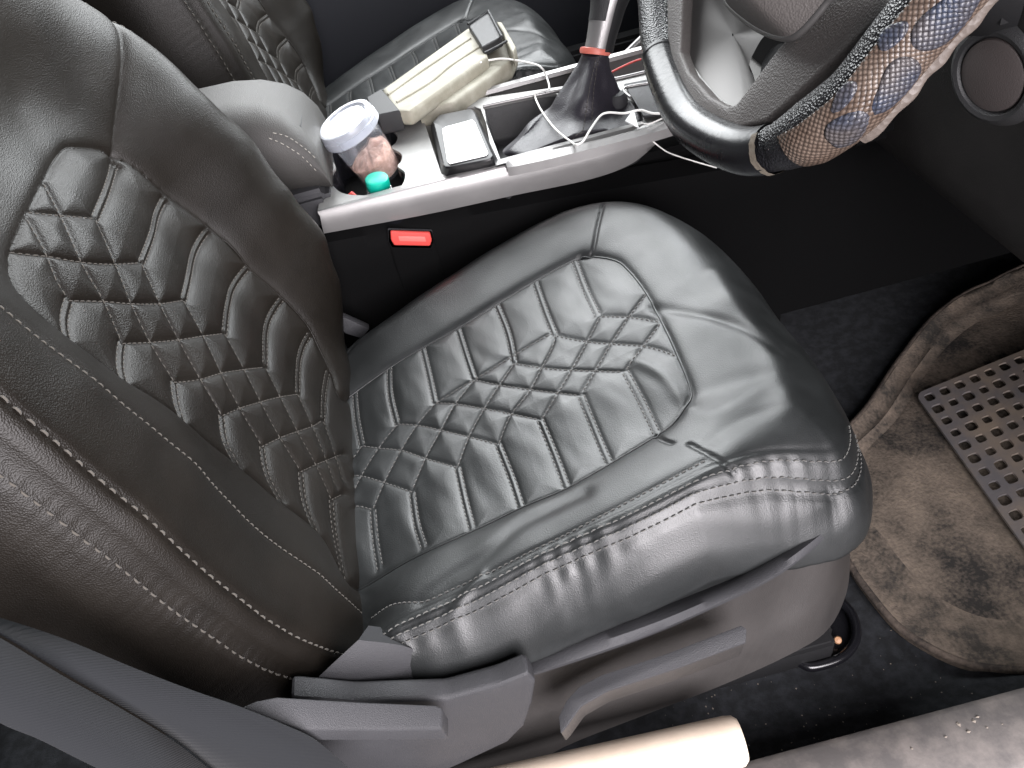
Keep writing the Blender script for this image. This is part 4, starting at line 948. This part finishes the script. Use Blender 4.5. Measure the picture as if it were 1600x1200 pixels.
# ================================================================ FLOOR MAT
mt = thing('floor_mat', 'brown dust-stained floor mat with a rolled fabric edge in the driver footwell', 'floor mat', (.5, 0, .02))
def matmat(name, dust, dark, vscale):
    m = bpy.data.materials.new(name); m.use_nodes = True; nt = m.node_tree; b = nt.nodes['Principled BSDF']
    tc = nt.nodes.new('ShaderNodeTexCoord')
    n1 = nt.nodes.new('ShaderNodeTexNoise'); n1.inputs['Scale'].default_value = vscale; n1.inputs['Detail'].default_value = 9; n1.inputs['Roughness'].default_value = .68
    n2 = nt.nodes.new('ShaderNodeTexNoise'); n2.inputs['Scale'].default_value = 260; n2.inputs['Detail'].default_value = 3
    nt.links.new(tc.outputs['Object'], n1.inputs['Vector']); nt.links.new(tc.outputs['Object'], n2.inputs['Vector'])
    ad = nt.nodes.new('ShaderNodeMath'); ad.operation = 'MULTIPLY_ADD'; ad.inputs[1].default_value = .25
    nt.links.new(n2.outputs['Fac'], ad.inputs[0]); nt.links.new(n1.outputs['Fac'], ad.inputs[2])
    rp = nt.nodes.new('ShaderNodeValToRGB'); cr = rp.color_ramp; cr.elements[0].position = .50; cr.elements[0].color = (*dark, 1); cr.elements[1].position = .86; cr.elements[1].color = (*dust, 1)
    e = cr.elements.new(.64); e.color = tuple((a*.55+b_*.45) for a, b_ in zip(dark, dust))+(1,)
    nt.links.new(ad.outputs[0], rp.inputs[0]); nt.links.new(rp.outputs[0], b.inputs['Base Color']); b.inputs['Roughness'].default_value = .95
    bp = nt.nodes.new('ShaderNodeBump'); bp.inputs['Strength'].default_value = 1; bp.inputs['Distance'].default_value = .0012
    nt.links.new(n2.outputs['Fac'], bp.inputs['Height']); nt.links.new(bp.outputs[0], b.inputs['Normal'])
    return m
MATM = matmat('dusty_mat', (.215, .168, .130), (.014, .012, .0105), 7)
EDGE = matmat('mat_edge', (.20, .155, .12), (.03, .026, .022), 16)
mo = [(0.3434,-0.1196,0.024),(0.3448,-0.1528,0.024),(0.3543,-0.2139,0.024),(0.3744,-0.2502,0.024),(0.3989,-0.2756,0.024),(0.4259,-0.2891,0.024),(0.4599,-0.3015,0.024),(0.5065,-0.3145,0.024)]
mo2 = [(p[0], p[1]) for p in mo]+[(.80, -.30), (.86, -.10), (.88, .26), (.78, .28), (.68, .245), (.58, .175), (.48, .095), (.39, .04), (.335, -.03)]
mo2 = resample(crom(mo2, 8, True), 220, True)
def mat_z(x, y): return .014+max(0, x-.84)**1.15*.75
cM = mo2.mean(0); secs = []
for s, dz in ((1.0, -.008), (1.0, .006), (.985, .010), (.96, .008), (.90, .002), (.87, .004), (.855, .001), (.80, -.001), (.7, 0), (.6, 0), (.5, .001), (.4, 0), (.3, 0), (.2, 0), (.1, 0), (.01, 0)):
    secs.append([(cM[0]+(p[0]-cM[0])*s, cM[1]+(p[1]-cM[1])*s, mat_z(*(cM+(p-cM)*s))+dz+.0015*noise.noise(Vector((p[0]*s*14, p[1]*s*14, 0)))) for p in mo2])
loft('mat_border', secs[:8], EDGE, mt, caps=False, angle=60)
loft('mat_surface', secs[7:], MATM, mt, caps=False, angle=60)
V, F = tube_geo([(p[0], p[1], mat_z(*p)+.006) for p in np.vstack([mo2, mo2[:1]])], .0045, 10); mk('mat_piping', V, F, matmat('piping_dust', (.13, .10, .08), (.025, .02, .017), 30), mt)

# perforated heel pad
hp0 = np.array([(0.5678,0.0802,0.028)][0]); hu = np.array([(0.7146,0.102,0.028)][0]); hv_ = np.array([(0.5526,-0.1281,0.028)][0])
du = (hu-hp0)/6; dv = (hv_-hp0)/9
NU, NV = 11, 13
hl_ = []
for i in range(NU):
    for j in range(NV):
        w = 1+.12*math.sin(i*3.1+j*1.7)
        s_ = .30*w; n = []
        for k in range(16):
            a = 2*math.pi*k/16; e_ = (abs(math.cos(a))**4+abs(math.sin(a))**4)**(-.25)
            n.append((i+s_*e_*math.cos(a), j+s_*e_*math.sin(a)))
        hl_.append(n)
ol = rrect((NU-1)/2, (NV-1)/2, (NU-1)/2+.62, (NV-1)/2+.62, .5, 6)
pad_m = mat('worn_rubber_pad', (.10, .092, .094), .45, spec=.6, bump=.5, bscale=300, var=.4, vscale=14, var_col=(.165, .13, .10), rvar=.12)
pad = plate('heel_pad', ol, hl_, .10, pad_m, None, lambda v: tuple(hp0+du*v[0]+dv*v[1]+np.array([0, 0, v[2]*.035+.002])))
setp(pad, 'grey perforated rubber pad with rounded square holes lying on the dusty mat', 'heel pad')

# ================================================================ NEAR THINGS
# cream tube on the sill
ct = [(0.1112,-0.328,0.125),(0.0246,-0.3238,0.125),(-0.0629,-0.3208,0.125)]
p0 = Vector(ct[0]); d_ = (Vector(ct[2])-p0).normalized()
rC = .0235
lathe('cream_tube', [(0, -.001), (rC*.80, 0), (rC*.95, .004), (rC, .012), (rC*1.0, .3)], mat('cream_plastic', (.74, .62, .50), .5, var=.25, vscale=18, var_col=(.66, .54, .43), bump=.4, bscale=200), None, p0+(-d_)*.012, d_, 48)
setp(bpy.data.objects['cream_tube'], 'pale cream rounded tube lying beside the sill at the bottom edge', 'tube')

# seat belt webbing
WEB = mat('seat_belt_webbing', (.015, .016, .018), .9, spec=.15, bump=.35, bscale=260, kind='weave', sheen=.05)
sbt = thing('seat_belt', 'grey woven seat belt hanging slack at the bottom left corner', 'seat belt', (-.3, -.33, .3))
top_ = [(-0.3073,-0.335,0.5981),(-0.2966,-0.335,0.5831),(-0.2801,-0.335,0.5521),(-0.2649,-0.335,0.512),(-0.247,-0.335,0.4679),(-0.232,-0.335,0.4355),(-0.2171,-0.335,0.3966),(-0.2051,-0.335,0.354),(-0.2013,-0.335,0.2785)]
fold = [(-0.2947,-0.35,0.6176),(-0.2873,-0.35,0.5898),(-0.2819,-0.35,0.5427),(-0.2739,-0.35,0.4902),(-0.2686,-0.35,0.4372),(-0.2681,-0.35,0.383),(-0.2666,-0.35,0.3222),(-0.2655,-0.35,0.2762),(-0.2633,-0.35,0.2415)]
strip('webbing', [top_, [((a[0]+b[0])/2, (a[1]+b[1])/2-.004, (a[2]+b[2])/2) for a, b in zip(top_, fold)], fold], WEB, sbt, 70, 80, .0013)
low_ = [(-0.2922,-0.385,0.6028),(-0.2921,-0.385,0.5657),(-0.2872,-0.385,0.5419),(-0.2838,-0.385,0.5127),(-0.2787,-0.385,0.469),(-0.2766,-0.385,0.4276),(-0.2782,-0.385,0.3907),(-0.2782,-0.385,0.363),(-0.2816,-0.385,0.3361)]
fold2 = [(-0.2886,-0.356,0.6231),(-0.2824,-0.356,0.5943),(-0.2778,-0.356,0.5498),(-0.2703,-0.356,0.4982),(-0.2653,-0.356,0.4462),(-0.2655,-0.356,0.3921),(-0.2643,-0.356,0.3322),(-0.2615,-0.356,0.2853),(-0.2594,-0.356,0.251)]
strip('webbing', [fold2, [((a[0]+b[0])/2, (a[1]+b[1])/2-.003, (a[2]+b[2])/2) for a, b in zip(fold2, low_)], low_], WEB, sbt, 70, 80, .0013)
pp_ = thing('door_pillar', 'dark plastic door pillar trim in the bottom left corner', 'pillar', (-.4, -.4, .3))
box('pillar_trim', (-.62, -.46, -.05), (-.30, -.41, .40), PLASTIC, pp_, .02, 3)
box('pillar_upper', (-.85, -.50, .30), (-.36, -.44, 1.5), PLASTIC, pp_, .02, 3)
